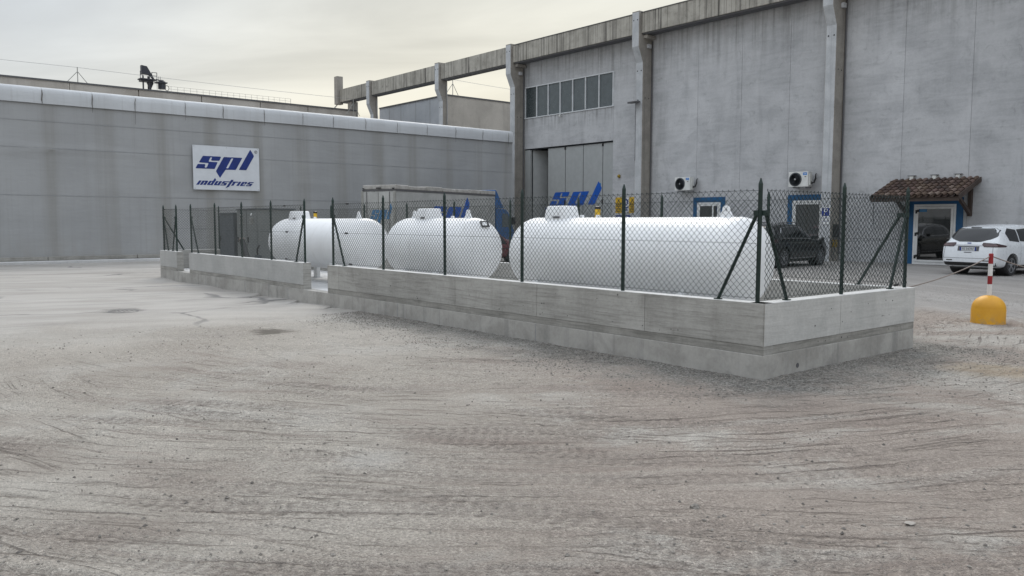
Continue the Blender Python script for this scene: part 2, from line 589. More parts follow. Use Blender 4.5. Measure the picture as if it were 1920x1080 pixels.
def tankpaint():
    k = NT('white_tank_paint')
    p = k.pos()
    base = k.mix(k.ramp(k.noise(p, 1.3, 5), 0.35, 0.7), (0.80, 0.81, 0.82), (0.74, 0.75, 0.76))
    st = k.noise(k.pos((5, 5, 0.35)), 1.3, 4, 0.6)
    base = k.mix(k.math('MULTIPLY', k.ramp(st, 0.52, 0.8), 0.22), base, (0.42, 0.41, 0.38))
    k.l(base, k.b.inputs['Base Color'])
    k.l(k.ramp(k.noise(p, 6, 4), 0.3, 0.7, 0.32, 0.48), k.b.inputs['Roughness'])
    k.bump(k.noise(p, 1.8, 3), 0.12, 0.02)
    return k.m


M['tank'] = tankpaint()


def domepaint():
    k = NT('yellow_dome_paint')
    p = k.pos()
    base = k.mix(k.ramp(k.noise(p, 4, 5), 0.3, 0.7), (0.66, 0.33, 0.010), (0.58, 0.28, 0.012))
    g = k.n('ShaderNodeNewGeometry')
    s = k.n('ShaderNodeSeparateXYZ')
    k.l(g.outputs['Position'], s.inputs[0])
    d = k.math('MULTIPLY', k.ramp(s.outputs[2], 0.0, 0.22, 1.0, 0.0), k.ramp(k.noise(p, 9, 5, 0.7), 0.4, 0.65, 0, 0.65))
    base = k.mix(d, base, (0.30, 0.22, 0.13))
    k.l(base, k.b.inputs['Base Color'])
    k.b.inputs['Roughness'].default_value = 0.5
    k.bump(k.noise(p, 14, 4), 0.25, 0.01)
    return k.m


M['dome'] = domepaint()


def tilemat():
    k = NT('terracotta_roof_tile')
    p = k.pos()
    r = k.rnd()
    cr = k.n('ShaderNodeValToRGB')
    els = cr.color_ramp.elements
    els[0].position, els[0].color = 0, (0.06, 0.042, 0.036, 1)
    els[1].position, els[1].color = 1, (0.235, 0.185, 0.15, 1)
    for q, c in ((0.3, (0.098, 0.060, 0.050, 1)), (0.55, (0.125, 0.085, 0.06, 1)), (0.8, (0.15, 0.095, 0.082, 1))):
        els.new(q).color = c
    k.l(r, cr.inputs[0])
    b = k.mix(k.ramp(k.noise(p, 12, 5, 0.7), 0.4, 0.75, 0, 0.6), cr.outputs[0], (0.05, 0.045, 0.04))
    k.l(b, k.b.inputs['Base Color'])
    k.b.inputs['Roughness'].default_value = 0.85
    k.bump(k.noise(p, 30, 4), 0.4, 0.005)
    return k.m


M['tile'] = tilemat()


def groundmat():
    k = NT('packed_gravel_yard')
    p = k.pos()
    g = k.n('ShaderNodeNewGeometry')
    s = k.n('ShaderNodeSeparateXYZ')
    k.l(g.outputs['Position'], s.inputs[0])
    X, Y = s.outputs[0], s.outputs[1]
    # warp, then streaks dragged along the wheels' directions
    big = k.noise(p, 0.22, 5, 0.55, 0.6)
    mid = k.noise(p, 0.9, 6, 0.62, 0.5)
    base = k.mix(k.ramp(big, 0.36, 0.64), (0.445, 0.408, 0.360), (0.535, 0.500, 0.448))
    base = k.mix(k.math('MULTIPLY', k.ramp(mid, 0.45, 0.75), 0.30), base, (0.33, 0.29, 0.255))
    # pale dusty left foreground against browner right foreground
    lr = k.math('ADD', k.math('MULTIPLY', X, 0.767), k.math('MULTIPLY', Y, -0.641))
    lf = k.ramp(k.math('ADD', lr, k.math('MULTIPLY', k.math('SUBTRACT', big, 0.5), 5.0)), -1.6, 1.8)
    base = k.mix(k.math('MULTIPLY', lf, 0.8), base, (0.385, 0.328, 0.287))
    pale = k.math('MULTIPLY', k.ramp(k.noise(k.pos(loc=(4.3, 1.7, 0)), 0.5, 6, 0.65, 0.8), 0.5, 0.66), 0.8)
    base = k.mix(pale, base, (0.545, 0.52, 0.475))
    hs = None
    wz = k.n('ShaderNodeTexNoise')
    wz.inputs['Scale'].default_value = 0.55
    wz.inputs['Detail'].default_value = 3
    k.l(p, wz.inputs['Vector'])
    warp = k.math('MULTIPLY', k.math('SUBTRACT', wz.outputs[0], 0.5), 0.8)
    for cx, cy, sc, ks, amt, cc, lo, hi in (
            (10.2, 12.1, 1.1, 3.0, 0.6, (0.30, 0.248, 0.215), 0.46, 0.66), (13.5, 16.4, 2.6, 5.0, 0.55, (0.275, 0.228, 0.198), 0.5, 0.68),
            (10.2, 12.1, 6.0, 6.0, 0.45, (0.245, 0.185, 0.16), 0.52, 0.70), (10.2, 12.3, 19.0, 7.0, 0.78, (0.17, 0.143, 0.126), 0.56, 0.70),
            (15.0, 18.2, 24.0, 14.0, 0.78, (0.17, 0.143, 0.126), 0.56, 0.70), (13.5, 10.2, 28.0, 11.0, 0.72, (0.17, 0.143, 0.126), 0.57, 0.71),
            (10.2, 12.1, 3.0, 4.0, 0.5, (0.54, 0.51, 0.465), 0.56, 0.74)):
        ex = k.math('SUBTRACT', X, cx)
        ey = k.math('SUBTRACT', Y, cy)
        rr = k.math('POWER', k.math('ADD', k.math('MULTIPLY', ex, ex), k.math('MULTIPLY', ey, ey)), 0.5)
        th = k.math('ARCTAN2', ey, ex)
        cv = k.n('ShaderNodeCombineXYZ')
        k.l(k.math('MULTIPLY', k.math('ADD', rr, k.math('MULTIPLY', warp, 0.22)), sc), cv.inputs[0])
        k.l(k.math('MULTIPLY', th, ks), cv.inputs[1])
        cv.inputs[2].default_value = cx + sc
        q = k.noise(cv.outputs[0], 1.0, 4, 0.6)
        sel = k.ramp(k.noise(k.pos(loc=(cx, sc, 0)), 0.42, 3), 0.40, 0.60)
        t = k.math('MULTIPLY', k.ramp(q, lo, hi), k.math('MULTIPLY', sel, amt))
        t = k.math('MULTIPLY', t, k.ramp(Y, 7.5, 12.0, 1.0, 0.25))
        t = k.math('MULTIPLY', t, k.ramp(lf, 0, 1, 0.85, 1.0))
        base = k.mix(t, base, cc)
        if sc > 5:
            hs = t if hs is None else k.math('ADD', hs, t)
    # grit: light and dark single stones, and finer dust between them
    v = k.n('ShaderNodeTexVoronoi')
    v.inputs['Scale'].default_value = 85
    k.l(p, v.inputs['Vector'])
    tone = k.ramp(k.noise(v.outputs['Color'], 3.0, 0), 0.3, 0.7, 0.82, 1.17)
    fn = k.noise(p, 38, 6, 0.8)
    tone = k.math('MULTIPLY', tone, k.ramp(fn, 0.30, 0.70, 0.66, 1.28, False))
    tone = k.math('MULTIPLY', tone, k.ramp(k.noise(p, 7.5, 6, 0.75), 0.30, 0.70, 0.84, 1.14, False))
    vs = k.n('ShaderNodeVectorMath', operation='SCALE')
    k.l(base, vs.inputs[0])
    k.l(tone, vs.inputs[3])
    grit = k.ramp(k.noise(p, 0.6, 4, 0.6), 0.36, 0.6, 0.45, 1.0)
    # smooth concrete yard towards the hall
    zj = k.math('ADD', k.math('ADD', Y, k.math('MULTIPLY', X, 0.12)), k.math('MULTIPLY', k.math('SUBTRACT', mid, 0.5), 3.5))
    yard = k.ramp(zj, 11.8, 16.8)
    yard = k.math('MULTIPLY', yard, k.ramp(X, 12.5, 14.5, 1.0, 0.0))
    asph = k.ramp(k.math('ADD', X, k.math('MULTIPLY', k.math('SUBTRACT', big, 0.5), 5)), 15.5, 17.5)
    sm = k.math('MAXIMUM', yard, asph)
    grit = k.math('MULTIPLY', grit, k.ramp(sm, 0, 1, 1, 0.6))
    base = k.mix(grit, base, vs.outputs[0])
    # a band of loose, darker chippings along the foot of the enclosure
    dx = k.math('MAXIMUM', k.math('MAXIMUM', k.math('SUBTRACT', 7.72, X), k.math('SUBTRACT', X, 11.33)), 0.0)
    dy = k.math('MAXIMUM', k.math('MAXIMUM', k.math('SUBTRACT', 4.99, Y), k.math('SUBTRACT', Y, 25.9)), 0.0)
    dd = k.math('POWER', k.math('ADD', k.math('MULTIPLY', dx, dx), k.math('MULTIPLY', dy, dy)), 0.5)
    gb = k.ramp(k.math('ADD', dd, k.math('MULTIPLY', k.math('SUBTRACT', k.noise(p, 1.6, 6, 0.7), 0.5), 3.0)), 0.15, 1.5, 1, 0)
    gb = k.math('MULTIPLY', gb, k.ramp(sm, 0, 1, 1, 0.15))
    v2 = k.n('ShaderNodeTexVoronoi')
    v2.inputs['Scale'].default_value = 55
    k.l(p, v2.inputs['Vector'])
    tn2 = k.ramp(k.noise(v2.outputs['Color'], 3.0, 0), 0.3, 0.7, 0.45, 1.55)
    chip = k.n('ShaderNodeVectorMath', operation='SCALE')
    chip.inputs[0].default_value = (0.265, 0.26, 0.24)
    k.l(tn2, chip.inputs[3])
    base = k.mix(k.math('MULTIPLY', gb, 0.85), base, chip.outputs[0])
    yc = k.mix(k.ramp(k.noise(k.pos((0.35, 1.1, 1), (0, 0, R(20))), 0.6, 6, 0.6, 1.2), 0.35, 0.65), (0.335, 0.318, 0.296), (0.43, 0.412, 0.388))
    yc = k.mix(k.math('MULTIPLY', k.ramp(k.noise(k.pos((0.22, 1.6, 1), (0, 0, R(12))), 1.3, 5, 0.6, 1.0), 0.55, 0.72), 0.6), yc, (0.25, 0.245, 0.24))
    base = k.mix(k.math('MULTIPLY', yard, 0.85), base, yc)
    ac = k.mix(k.ramp(k.noise(k.pos((0.2, 1.4, 1), (0, 0, R(-60))), 0.7, 6, 0.6, 0.6), 0.35, 0.7), (0.225, 0.22, 0.213), (0.305, 0.298, 0.29))
    ac = k.mix(k.math('MULTIPLY', k.ramp(k.noise(p, 11, 6, 0.75), 0.35, 0.7), 0.4), ac, (0.36, 0.345, 0.325))
    base = k.mix(k.math('MULTIPLY', asph, 0.85), base, ac)
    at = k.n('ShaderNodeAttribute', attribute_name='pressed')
    base = k.mix(k.math('MULTIPLY', k.ramp(at.outputs['Fac'], 0.0, 1.0, 0, 1, False), 0.62), base, (0.175, 0.15, 0.135))  # packed soil tone; also paints in groove shade that soft light leaves weak
    # oil spot and a sandy spill with shapes of their own
    for cx, cy, ra, cc, am in ((5.15, 11.96, 0.30, (0.14, 0.125, 0.105), 0.85), (10.25, 3.55, 0.5, (0.42, 0.33, 0.22), 0.5), (2.95, 5.0, 0.24, (0.50, 0.48, 0.45), 0.4), (4.27, 16.66, 0.34, (0.13, 0.125, 0.12), 0.75)):
        ex = k.math('SUBTRACT', X, cx)
        ey = k.math('SUBTRACT', Y, cy)
        rr = k.math('POWER', k.math('ADD', k.math('MULTIPLY', ex, ex), k.math('MULTIPLY', ey, ey)), 0.5)
        rr = k.math('ADD', rr, k.math('MULTIPLY', k.math('SUBTRACT', k.noise(p, 2.6, 6, 0.7), 0.5), 0.9))
        base = k.mix(k.math('MULTIPLY', k.ramp(rr, ra * 0.5, ra * 1.5, 1, 0), am), base, cc)
    # cracks in the concrete yard
    vc = k.n('ShaderNodeTexVoronoi', feature='DISTANCE_TO_EDGE')
    vc.inputs['Scale'].default_value = 0.16
    wv = k.n('ShaderNodeVectorMath', operation='ADD')
    nz = k.n('ShaderNodeTexNoise')
    nz.inputs['Scale'].default_value = 0.8
    nz.inputs['Detail'].default_value = 4
    k.l(p, nz.inputs['Vector'])
    k.l(p, wv.inputs[0])
    k.l(nz.outputs['Color'], wv.inputs[1])
    k.l(wv.outputs[0], vc.inputs['Vector'])
    ck = k.math('MULTIPLY', k.ramp(vc.outputs['Distance'], 0.002, 0.012, 1, 0), k.math('MULTIPLY', yard, k.ramp(k.noise(p, 0.3, 2), 0.42, 0.55)))
    base = k.mix(k.math('MULTIPLY', ck, 0.7), base, (0.12, 0.12, 0.12))
    k.l(base, k.b.inputs['Base Color'])
    k.b.inputs['Roughness'].default_value = 0.92
    k.b.inputs['Specular IOR Level'].default_value = 0.2
    f1 = k.noise(p, 22, 6, 0.75)
    hh = k.math('ADD', k.math('MULTIPLY', k.math('SUBTRACT', 1.0, v.outputs['Distance']), 0.6), f1)
    hh = k.math('SUBTRACT', hh, k.math('MULTIPLY', hs, 1.2))
    hh = k.math('MULTIPLY', hh, k.ramp(sm, 0, 1, 1, 0.4))
    k.bump(hh, 1.0, 0.03)
    return k.m


M['ground'] = groundmat()

# ------------------------------------------------------------------ ground: one sheet, finely worked where the camera looks closely
def vnoise(x, y, s, seed):
    r = np.random.default_rng(seed).random((256, 256))
    u, v = x * s, y * s
    i, j = np.floor(u).astype(int), np.floor(v).astype(int)
    fu, fv = u - i, v - j
    fu, fv = fu * fu * (3 - 2 * fu), fv * fv * (3 - 2 * fv)
    a, b = r[i % 256, j % 256], r[(i + 1) % 256, j % 256]
    c, d = r[i % 256, (j + 1) % 256], r[(i + 1) % 256, (j + 1) % 256]
    return (a * (1 - fu) + b * fu) * (1 - fv) + (c * (1 - fu) + d * fu) * fv - 0.5


PRESS = {}


def ground_height(x, y, keep=False):
    near = np.clip((30 - np.hypot(x, y)) / 15, 0, 1)
    yard = np.clip((y + 0.12 * x - 13.2) / 2.0, 0, 1) * np.clip((13.5 - x) / 1.0, 0, 1)
    rough = np.clip(1 - yard, 0.1, 1) * np.clip((17 - x) / 2, 0.12, 1)
    h = 0.024 * vnoise(x, y, 0.7, 1) + 0.014 * vnoise(x, y, 2.1, 2) + 0.009 * vnoise(x, y, 6.3, 3) + 0.007 * vnoise(x, y, 15, 4)
    h = h * rough * near
    press = np.zeros_like(h)
    # wheel ruts: arcs of twin grooves with the lugs of the tread pressed across them
    for (cx, cy, r0, a0, a1, wd, dep, lug) in RUTS:
        dx, dy = x - cx, y - cy
        th = np.degrees(np.arctan2(dy, dx))
        th = np.where(th > 0, th - 360, th)
        r = np.hypot(dx, dy) + 0.12 * vnoise(x, y, 0.35, 40)
        al = np.radians(th) * r0
        L0, L1 = R(a0) * r0, R(a1) * r0
        fade0 = np.clip((al - L0) / 1.0, 0, 1) * np.clip((L1 - al) / 1.0, 0, 1)
        for off in (0.0, 0.30):
            fade = fade0 * np.clip(0.35 + 2.2 * vnoise(x + off * 9 + r0, y, 0.8, 9), 0, 1)
            ac = r - r0 - off
            q = np.abs(ac) / (wd / 2)
            prof = np.clip(1.25 - q, 0, 0.35) / 0.35
            rim = np.exp(-((q - 1.15) / 0.14) ** 2)
            tread = 0.5 + 0.5 * np.sign(np.sin((al + 0.4 * np.abs(ac)) * 2 * math.pi / lug))
            rib = 0.5 + 0.5 * np.cos(np.clip(q, 0, 1) * math.pi * 5)
            cutd = prof * (0.2 + 0.35 * tread + 0.45 * rib)
            h = h + fade * (-dep * cutd + 0.35 * dep * rim)
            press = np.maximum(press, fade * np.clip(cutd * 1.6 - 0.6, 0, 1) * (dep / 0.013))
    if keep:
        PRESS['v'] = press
    inside = (x > 7.9) & (x < 11.1) & (y > 5.2) & (y < 25.6)
    return np.where(inside, -0.05, h)


RUTS = []
_rr = random.Random(21)
for _cx, _cy, _rs in ((10.2, 12.1, (7.6, 8.7, 9.3, 10.0, 10.7, 11.3, 12.2)), (13.8, 16.6, (13.2, 14.3, 15.1, 16.0, 16.8)), (13.5, 10.3, (10.1, 11.3, 12.4))):
    for _r in _rs:
        _a = _rr.uniform(-185, -140)
        RUTS.append((_cx, _cy, _r + _rr.uniform(-0.2, 0.2), _a, _a + _rr.uniform(28, 62), _rr.uniform(0.2, 0.26), _rr.uniform(0.009, 0.016), _rr.uniform(0.075, 0.11)))


def grade(lo, hi, step0, far, ratio=1.35):
    """coordinates from lo to hi in equal steps, then ever wider out to +-far"""
    c = list(np.arange(lo, hi, step0))
    s, x = step0, c[-1]
    up = []
    while x < far:
        s *= ratio
        x += s
        up.append(x)
    s, x = step0, c[0]
    dn = []
    while x > -far:
        s *= ratio
        x -= s
        dn.append(x)
    return np.array(dn[::-1] + c + up)


us = grade(-6.5, 7.5, 0.022, 420)
vs_ = [2.6]
while vs_[-1] < 13:
    vs_.append(vs_[-1] + 0.015 + 0.0022 * (vs_[-1] - 2.6) ** 1.3)
s_, x_ = 0.05, vs_[-1]
while x_ < 420:
    s_ *= 1.3
    x_ += s_
    vs_.append(x_)
s_, x_ = 0.03, 2.6
lowv = []
while x_ > -420:
    s_ *= 1.35
    x_ -= s_
    lowv.append(x_)
vv = np.array(lowv[::-1] + vs_)
UU, VV = np.meshgrid(us, vv)
GX = UU * Rt.x + VV * Fw.x
GY = UU * Rt.y + VV * Fw.y
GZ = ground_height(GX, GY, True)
nu, nv = len(us), len(vv)
co = np.stack([GX, GY, GZ], -1).reshape(-1, 3)
ii = (np.arange(nv - 1)[:, None] * nu + np.arange(nu - 1)[None, :]).reshape(-1)
quads = np.stack([ii, ii + 1, ii + nu + 1, ii + nu], -1)
me = bpy.data.meshes.new('ground')
me.vertices.add(len(co))
me.vertices.foreach_set('co', co.astype(np.float32).ravel())
me.loops.add(quads.size)
me.loops.foreach_set('vertex_index', quads.astype(np.int32).ravel())
me.polygons.add(len(quads))
me.polygons.foreach_set('loop_start', np.arange(0, quads.size, 4, dtype=np.int32))
me.polygons.foreach_set('loop_total', np.full(len(quads), 4, dtype=np.int32))
me.polygons.foreach_set('use_smooth', np.ones(len(quads), dtype=bool))
me.update()
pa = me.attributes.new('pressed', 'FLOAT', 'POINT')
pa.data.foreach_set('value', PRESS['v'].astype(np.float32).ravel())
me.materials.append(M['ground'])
ground = bpy.data.objects.new('ground', me)
COL.objects.link(ground)
tag(ground, 'pale packed gravel yard with wheel tracks and dust', 'ground', kind='structure')


def scatter_stones(name, pts, sizes, mat, label, cat):
    base = [(0, 0, 1), (0.9, 0, 0.1), (0.25, 0.85, 0.15), (-0.75, 0.5, 0.05), (-0.7, -0.55, 0.2), (0.3, -0.9, 0), (0, 0, -0.6)]
    tri = [(0, 1, 2), (0, 2, 3), (0, 3, 4), (0, 4, 5), (0, 5, 1), (6, 2, 1), (6, 3, 2), (6, 4, 3), (6, 5, 4), (6, 1, 5)]
    base = np.array(base)
    n = len(pts)
    ang = RNG.random(n) * 6.28
    sc = np.stack([sizes * (0.7 + 0.6 * RNG.random(n)), sizes * (0.7 + 0.6 * RNG.random(n)), sizes * (0.5 + 0.35 * RNG.random(n))], -1)
    jit = 1 + 0.5 * (RNG.random((n, 7, 3)) - 0.5)
    P = base[None] * jit * sc[:, None, :]
    c, s = np.cos(ang)[:, None], np.sin(ang)[:, None]
    x = P[..., 0] * c - P[..., 1] * s
    y = P[..., 0] * s + P[..., 1] * c
    z = P[..., 2]
    zz = ground_height(pts[:, 0], pts[:, 1])
    V = np.stack([x + pts[:, 0:1], y + pts[:, 1:2], z + (zz + sizes * 0.15)[:, None]], -1).reshape(-1, 3)
    F = (np.array(tri)[None] + (np.arange(n) * 7)[:, None, None]).reshape(-1, 3)
    m = bpy.data.meshes.new(name)
    m.from_pydata(V.tolist(), [], F.tolist())
    m.materials.append(mat)
    o = bpy.data.objects.new(name, m)
    COL.objects.link(o)
    return tag(o, label, cat, kind='stuff')


# chippings along the foot of the enclosure, thinning outwards
n = 26000
t = RNG.random(n)
side = RNG.random(n) < 0.68
d_ = np.abs(RNG.normal(0, 0.75, n))
gx = np.where(side, 7.70 - d_, 7.6 + t * 4.3)
gy = np.where(side, 4.7 + t * 9.0, 4.97 - d_ * 0.9)
keep = (vnoise(gx, gy, 1.1, 21) + 0.42 - d_ * 0.22) > RNG.random(n) * 0.75
pp = np.stack([gx, gy], -1)[keep]
scatter_stones('gravel', pp, 0.005 + 0.010 * RNG.random(len(pp)) ** 2.2, M['stone'], 'loose grey chippings along the foot of the concrete enclosure', 'gravel')
# single pebbles strewn over the yard
n = 15000
vq = 2.7 + 11 * RNG.random(n) ** 1.3
uq = (RNG.random(n) - 0.5) * 2 * (0.7 * vq + 0.6)
px2 = uq * Rt.x + vq * Fw.x
py2 = uq * Rt.y + vq * Fw.y
okp = ~((px2 > 7.6) & (px2 < 11.5) & (py2 > 4.9) & (py2 < 26)) & (py2 + 0.12 * px2 < 14.2)
okp &= (vnoise(px2, py2, 0.8, 31) + 0.45) > RNG.random(n) * 0.9
pp = np.stack([px2, py2], -1)[okp]
scatter_stones('pebbles', pp, 0.0035 + 0.012 * RNG.random(len(pp)) ** 5, M['stone'], 'small pebbles strewn over the dusty yard', 'pebbles')


def rock(name, x, y, r, m, label, cat, flatness=0.6, seed=0):
    bm = bmesh.new()
    bmesh.ops.create_icosphere(bm, subdivisions=2, radius=1)
    z0 = float(ground_height(np.array([x]), np.array([y]))[0])
    for v in bm.verts:
        q = mnoise.noise(v.co * 1.4 + Vector((seed, 0, 0)))
        v.co = Vector((x, y, z0 + r * 0.25)) + Vector((v.co.x, v.co.y * 0.75, v.co.z * flatness)) * r * (1 + 0.5 * q)
    mm = bpy.data.meshes.new(name)
    bm.to_mesh(mm)
    bm.free()
    mm.materials.append(m)
    o = bpy.data.objects.new(name, mm)
    COL.objects.link(o)
    return tag(o, label, cat)


p = pix(1303, 951, 'Z', 0)
rock('rock', p.x, p.y, 0.032, M['stone'], 'dark fist sized stone lying alone in the brown foreground tracks', 'rock', 0.6, 1)
p = pix(1706, 986, 'Z', 0)
rock('litter_scrap', p.x, p.y, 0.036, M['scrap'], 'pale flat scrap lying on the gravel near the front', 'scrap', 0.12, 3)

# round drain grating in the pale concrete
gc = pix(231, 583, 'Z', 0.012)
t = thing('drain_grate', 'dark round drain grating set in the pale concrete yard', 'drain', (gc.x, gc.y, 0))
obj('grate_ring', G().lathe([(0.27, -0.05), (0.27, 0.004), (0.25, 0.004), (0.25, -0.05)], (gc.x, gc.y, 0)), M['gasket'], t)
for i in range(-3, 4):
    h_ = math.sqrt(0.26 ** 2 - (i * 0.07) ** 2)
    obj('grate_bar', G().box(gc.x + i * 0.07 - 0.014, gc.x + i * 0.07 + 0.014, gc.y - h_, gc.y + h_, -0.05, 0.0), M['strip'], t)

# ------------------------------------------------------------------ fabric hall on the left
HY = 37.35
hall = thing('fabric_hall', 'long grey tarpaulin hall with a white rolled eave band', 'hall', (5, HY, 0))
HX0, HX1 = -34.0, 31.25
hoops = [6.84, 8.66, 10.31, 12.4, 14.08, 16.02, 17.96, 19.59, 21.42, 23.3, 25.19]
x = 6.84
while x > HX0:
    x -= 1.85
    hoops.insert(0, x)
x = 25.19
while x < HX1 - 2:
    x += 1.9
    hoops.append(x)
hoops = [h for h in hoops if HX0 < h < HX1]


def cloth(x0, x1, z0, z1, nx, nz, f):
    g = G()
    for j in range(nz + 1):
        for i in range(nx + 1):
            x = x0 + (x1 - x0) * i / nx
            z = z0 + (z1 - z0) * j / nz
            g.v.append((x, HY + f(x, z), z))
    for j in range(nz):
        for i in range(nx):
            a = j * (nx + 1) + i
            g.f.append((a, a + 1, a + nx + 2, a + nx + 1))
    return g


def sag(x, z):
    q = 0.035 * math.cos(x * 2 * math.pi / 2.16) * math.sin(math.pi * min(1, max(0, z / 6.3)))
    for xc, zc, w, a in ((2.0, 4.75, 4.5, 0.05), (6.2, 4.55, 2.2, 0.05), (8.8, 4.5, 1.6, 0.035), (18.5, 3.6, 0.9, 0.03), (-6, 4.6, 3, 0.05)):
        q -= a * math.exp(-((x - xc) / w) ** 2) * math.exp(-((z - zc - 0.1 * math.sin(x * 0.9)) / 0.07) ** 2)
    q += 0.012 * mnoise.noise(Vector((x * 0.6, z * 1.5, 3)))
    return q


obj('tarp_wall', cloth(HX0, HX1, 0.22, 6.37, 330, 44, sag), M['tarp'], hall, smooth=True)
g = G()
# body behind the skin: side, back and a gently pitched top
g.add([(HX0, HY + 0.35, 0), (HX1, HY + 0.35, 0), (HX1, HY + 0.35, 6.6), (HX0, HY + 0.35, 6.6), (HX0, HY + 20, 0), (HX1, HY + 20, 0), (HX1, HY + 20, 6.6), (HX0, HY + 20, 6.6)],
      [(1, 5, 6, 2), (5, 4, 7, 6), (4, 0, 3, 7), (3, 2, 6, 7)])
g.quad((HX1, HY + 0.04, 0.1), (HX1, HY + 0.35, 0.1), (HX1, HY + 0.35, 6.36), (HX1, HY + 0.04, 6.36))
obj('rear_cover', g, M['tarp'], hall)
# the white eave band: one rolled length between each pair of hoops
edges = [HX0] + hoops + [HX1]
for a, b in zip(edges[:-1], edges[1:]):
    g = G()
    prof = [(-0.07, 6.345), (-0.075, 6.5), (-0.07, 6.72), (-0.045, 6.88), (0.03, 6.97), (0.14, 7.005), (0.35, 7.0), (1.2, 6.9)]
    nx = 8
    for i in range(nx + 1):
        f = i / nx
        xx = a + 0.003 + (b - a - 0.006) * f
        bul = 0.007 * math.sin(math.pi * f) + 0.008 * mnoise.noise(Vector((xx * 2, 1, 1)))
        for dy, z in prof:
            g.v.append((xx, HY + dy - bul, z + bul * 0.5))
    m_ = len(prof)
    for i in range(nx):
        for j in range(m_ - 1):
            q = i * m_ + j
            g.f.append((q, q + m_, q + m_ + 1, q + 1))
    obj('eave_band', g, M['tarpwhite'], hall, smooth=True, sharp=60)
g = G()
g.box(HX0, HX1, HY - 0.045, HY - 0.02, 6.33, 6.37)
obj('band_batten', g, M['seam'], hall)
for i, h in enumerate(hoops):                                        # ties and their soot marks at the joints
    rr = random.Random(i)
    g = G()
    w = 0.009 + 0.014 * rr.random() ** 2
    lo = 6.35 if rr.random() < 0.5 else 5.7 + 0.5 * rr.random()
    pts = [(h + 0.05 * rr.random(), HY - 0.05, 6.9), (h, HY - 0.10, 6.72), (h - 0.03 * rr.random(), HY - 0.10, 6.5), (h, HY - 0.085, 6.36), (h, HY - 0.06, lo)]
    g.tube(pts, [w * 0.4, w, w * 0.8, w * 0.5, 0.004], 5)
    obj('lacing', g, M['soot'], hall)
for z in (5.66, 4.6, 2.72):
    g = G()
    nx = 160
    for i in range(nx + 1):
        xx = HX0 + (HX1 - HX0) * i / nx
        y = HY + sag(xx, z) - 0.012
        g.v += [(xx, y, z - 0.010), (xx, y, z + 0.010)]
    g.f += [(2 * i, 2 * i + 2, 2 * i + 3, 2 * i + 1) for i in range(nx)]
    obj('weld_seam', g, M['seam'], hall)
# ground rail in lengths of 3.4 m
x = HX0
while x < HX1:
    x2 = min(x + 3.4, HX1)
    obj('ground_rail', G().box(x + 0.01, x2 - 0.01, HY - 0.08, HY + 0.1, 0.10, 0.26), M['strip'], hall, bevel=0.012)
    x = x2
kerb = obj('kerb', G().box(HX0, HX1, HY - 0.75, HY - 0.08, -0.2, 0.10), M['slab'], bevel=0.02)
tag(kerb, 'low concrete footing ledge along the grey hall', 'kerb', kind='structure')

# ------------------------------------------------------------------ lettering: outlines read off the banner and squared up
SQ = [(197, 115), (1405, 185), (1432, 968), (218, 935)]


def homography(src, dst):
    A, b = [], []
    for (x, y), (u, v) in zip(src, dst):
        A.append([x, y, 1, 0, 0, 0, -u * x, -u * y]); b.append(u)
        A.append([0, 0, 0, x, y, 1, -v * x, -v * y]); b.append(v)
    h = np.linalg.solve(np.array(A, float), np.array(b, float))
    return np.append(h, 1).reshape(3, 3)


HM = homography(SQ, [(0, 1.97), (3.05, 1.97), (3.05, 0), (0, 0)])


def sqp(pts):
    o = []
    for x, y in pts:
        q = HM @ np.array([x, y, 1.0])
        o.append((q[0] / q[2], q[1] / q[2]))
    return o


def rounded(poly, r=0.035):
    o = []
    n = len(poly)
    for i in range(n):
        p, a, b = Vector(poly[i]), Vector(poly[i - 1]), Vector(poly[(i + 1) % n])
        l1, l2 = (a - p).length, (b - p).length
        q = min(r, l1 * 0.3, l2 * 0.3)
        A, B = p + (a - p).normalized() * q, p + (b - p).normalized() * q
        o += [tuple(A), tuple((A + B) / 4 + p / 2), tuple(B)]
    return o


GS = rounded(sqp([(385, 318), (718, 335), (685, 410), (548, 408), (533, 395), (553, 355), (545, 345), (520, 348), (487, 425), (655, 435), (600, 560), (250, 546), (292, 466), (418, 470), (430, 482), (418, 525), (428, 537), (458, 528), (490, 452), (312, 438)]))
GP = rounded(sqp([(765, 340), (1105, 355), (985, 578), (800, 572), (697, 725), (622, 600)]))
GPH = rounded(sqp([(905, 365), (942, 366), (848, 548), (808, 548)]), 0.05)
GL = rounded(sqp([(1247, 205), (1318, 325), (1178, 583), (1042, 575)]))
# industries: slanted block letters, x in letter units, 0..1 = x-height
WORD = []


